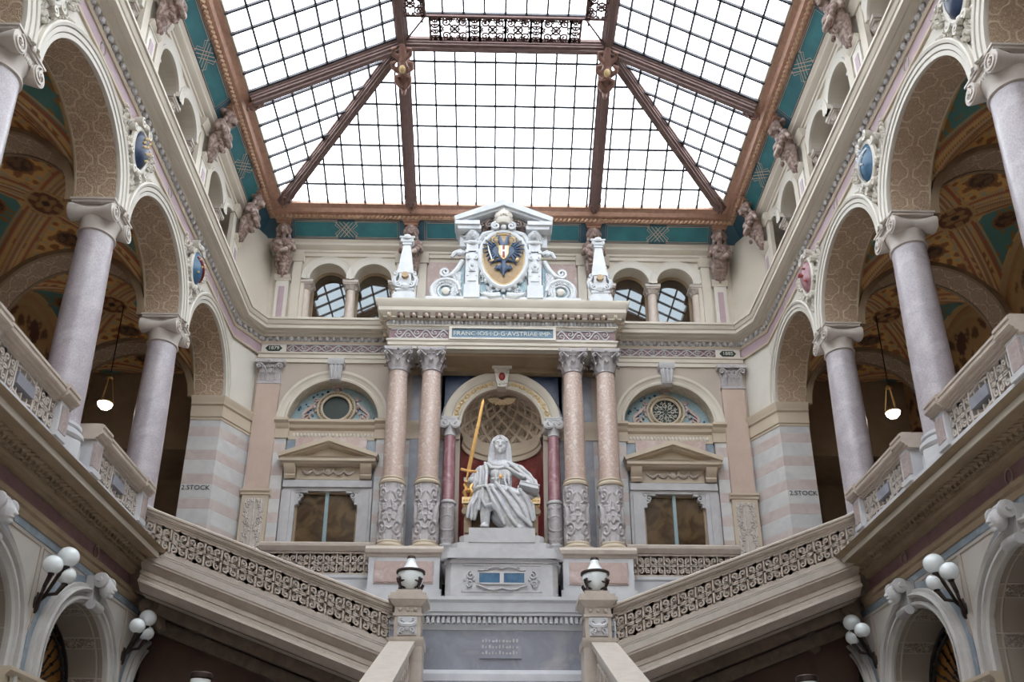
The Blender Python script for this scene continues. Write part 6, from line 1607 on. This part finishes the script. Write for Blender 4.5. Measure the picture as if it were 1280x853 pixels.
# ---------------------------------------------------------------- cartouches between the gallery arches
cn={19.74:('nearest the back corner',0),15.80:('middle one',1),11.86:('at the top picture edge',2)}
EN=[[('enamel_blue','gilt'),('navy','gilt'),('navy','gilt')],[('pinkmarble','red_paint'),('enamel_blue','chalk'),('navy','chalk')]]
for si,s in enumerate((-1,1)):
    f=FS(s); proto=None
    for y in PC[:3]:
        nm,k=cn[y]; col,em=EN[si][k]
        cname={'enamel_blue':'bright blue','navy':'dark blue','pinkmarble':'red and pink'}[col]
        t=thing('cartouche','oval %s shield in white scrolled frame, %s wall, %s'%(cname,LS[s],nm),'shield',(s*8.0,y,14.92),'shields between the arches')
        if proto is None:
            m=MB(f); random.seed(21)
            m.tube([(.33*math.cos(a),-.1,.52*math.sin(a)) for a in [2*PI*i/28 for i in range(29)]],.06,7,False)
            for sg in(-1,1):
                m.ribbon(spiral(sg*.17,.6,.12,1.4,PI/2,-sg,16),.05,-.2,0); m.ribbon(spiral(sg*.38,.3,.1,1.3,0,sg,14),.045,-.16,0); m.ribbon(spiral(sg*.36,-.3,.1,1.3,PI,sg,14),.045,-.16,0); m.ribbon(spiral(sg*.14,-.62,.1,1.3,-PI/2,sg,14),.045,-.18,0)
                for i in range(60):
                    z=random.uniform(-.95,.6); hw=1.97-math.sqrt(max(0,1.99**2-max(0,z+1.68)**2)) ; lo=.36 if z>-.45 else .04; u=sg*random.uniform(lo,max(lo+.02,min(.82,hw+.02)))
                    m.tube([(u,-.03,z),(u+sg*random.uniform(-.03,.05),-.1,z+random.uniform(-.08,.08))],[.05,.025],5)
            m.ball((0,-.16,.62),(.1,.09,.1),8,6); m.ball((0,-.14,-.58),(.08,.08,.09),8,6)
            for i in range(6): m.ball((random.uniform(-.05,.05),-.07,-.7-.06*i),(.06,.06,.05),6,4)
            fr=m.build('scrolled_frame','ivory',t); proto=fr
        else:
            fr=proto.copy(); COL.objects.link(fr); fr.parent=t
        m=MB(f); vs=[];n=28
        m.ball((0,-.04,0),(.29,.26,.48),28,18); sh_=m.build('shield',col,t)
        m=MB(f); random.seed(k+s*7)
        for i in range(9):
            a=random.uniform(0,2*PI); r=random.uniform(0,.2); z=r*1.7*math.sin(a);u=r*math.cos(a); d=-.04-.26*math.sqrt(max(.05,1-(u/.29)**2-(z/.48)**2)); m.tube([(u-.04,d,z),(u+.03,d-.015,z+.05),(u+.05,d,z+.12)],[.02,.03,.015],5)
        m.build('charge',em,sh_)
        if col=='enamel_blue':
            m=MB(f); m.tube([(-.2+.4*i/8,-.04-.27*math.sqrt(max(.02,1-((-.2+.4*i/8)/.29)**2-((.22-.5*i/8)/.48)**2)),.22-.5*i/8) for i in range(9)],.035,6); m.build('diagonal_band','red_paint' if s<0 else 'chalk',sh_)
# ---------------------------------------------------------------- mask keystones of the lower arches
p0={}
kn={21.71:'in the shadow of the flight',17.77:'beside the globe lamps',13.83:'toward the picture edge'}
for s in(-1,1):
    f=FS(s)
    for c in BC[:3]:
        lab='scrolled head keystone on the %s lower arch %s'%(LS[s],kn[c]); loc=(s*8.12,c,5.3)
        if s in p0: dup(p0[s],loc,lab); continue
        t=p0[s]=thing('keystone',lab,'keystone',loc,'mask keystones')
        m=MB(f)
        for sg in(-1,1): m.hlathe([(.1,0),(.15,.02),(.16,.05),(.15,.08)],(sg*.0+(-.22 if sg<0 else .14),-.22,.52),'u',16)
        m.hlathe([(.05,-.26),(.06,-.22),(.06,.22),(.05,.26)],(0,-.22,.52),'u',10); m.prism([(-.16,-.0),(.16,-.0),(.22,.6),(-.22,.6)],-.12,.05); m.hlathe([(.1,-.2),(.11,.0),(.1,.2)],(0,-.12,.02),'u',14)
        m.build('scroll','greywhite',t)
        P=[('b',(0,-.3,.38),(.15,.15,.19)),('c',[(0,-.43,.42),(0,-.47,.35)],[.025,.035]),('b',(0,-.42,.29),(.06,.04,.02)),('b',(-.06,-.4,.41),.035),('b',(.06,-.4,.41),.035),('b',(0,-.38,.22),(.06,.06,.05))]
        for i in range(10):
            a=PI*i/9; P.append(('b',(.16*math.cos(a),-.27,.42+.18*math.sin(a)),.055))
        clay('head',P,.015,'greywhite',t,it=1,f=f)
# fan grilles in the lower arches
for s in(-1,1):
    f=FS(s)
    for c in BC[:3]:
        t=thing('fan_grille','black iron fan grille, %s lower arch %s'%(LS[s],kn[c]),'grille',(s*8.98,c,3.4),'fan grilles')
        m=MB(f)
        for i in range(15):
            a=PI*(i+.5)/15; m.tube([(.3*math.cos(a),0,.3*math.sin(a)+.3),(1.5*math.cos(a),0,1.5*math.sin(a)+.3)],.022,5)
            for r in(.6,.95,1.25): m.ball((r*math.cos(a),0,.3+r*math.sin(a)),.04,6,4)
        m.build('bars','iron',t)
        m=MB(f)
        for r in(.3,1.3,1.48): m.tube([(r*math.cos(a),-.02,.3+r*math.sin(a)) for a in [PI*i/30 for i in range(31)]],.035,6)
        for i in range(30):
            a=PI*(i+.5)/30; m.ribbon(spiral(1.39*math.cos(a),.3+1.39*math.sin(a),.06,1.1,a,1,8),.02,-.02,.0)
        m.build('rim','iron',t)
        m=MB(f); m.prism([(1.6*math.cos(a),.3+1.6*math.sin(a)) for a in [PI*i/24 for i in range(25)]],.06,.08); m.build('pane','ochre_glass',t,smooth=0)
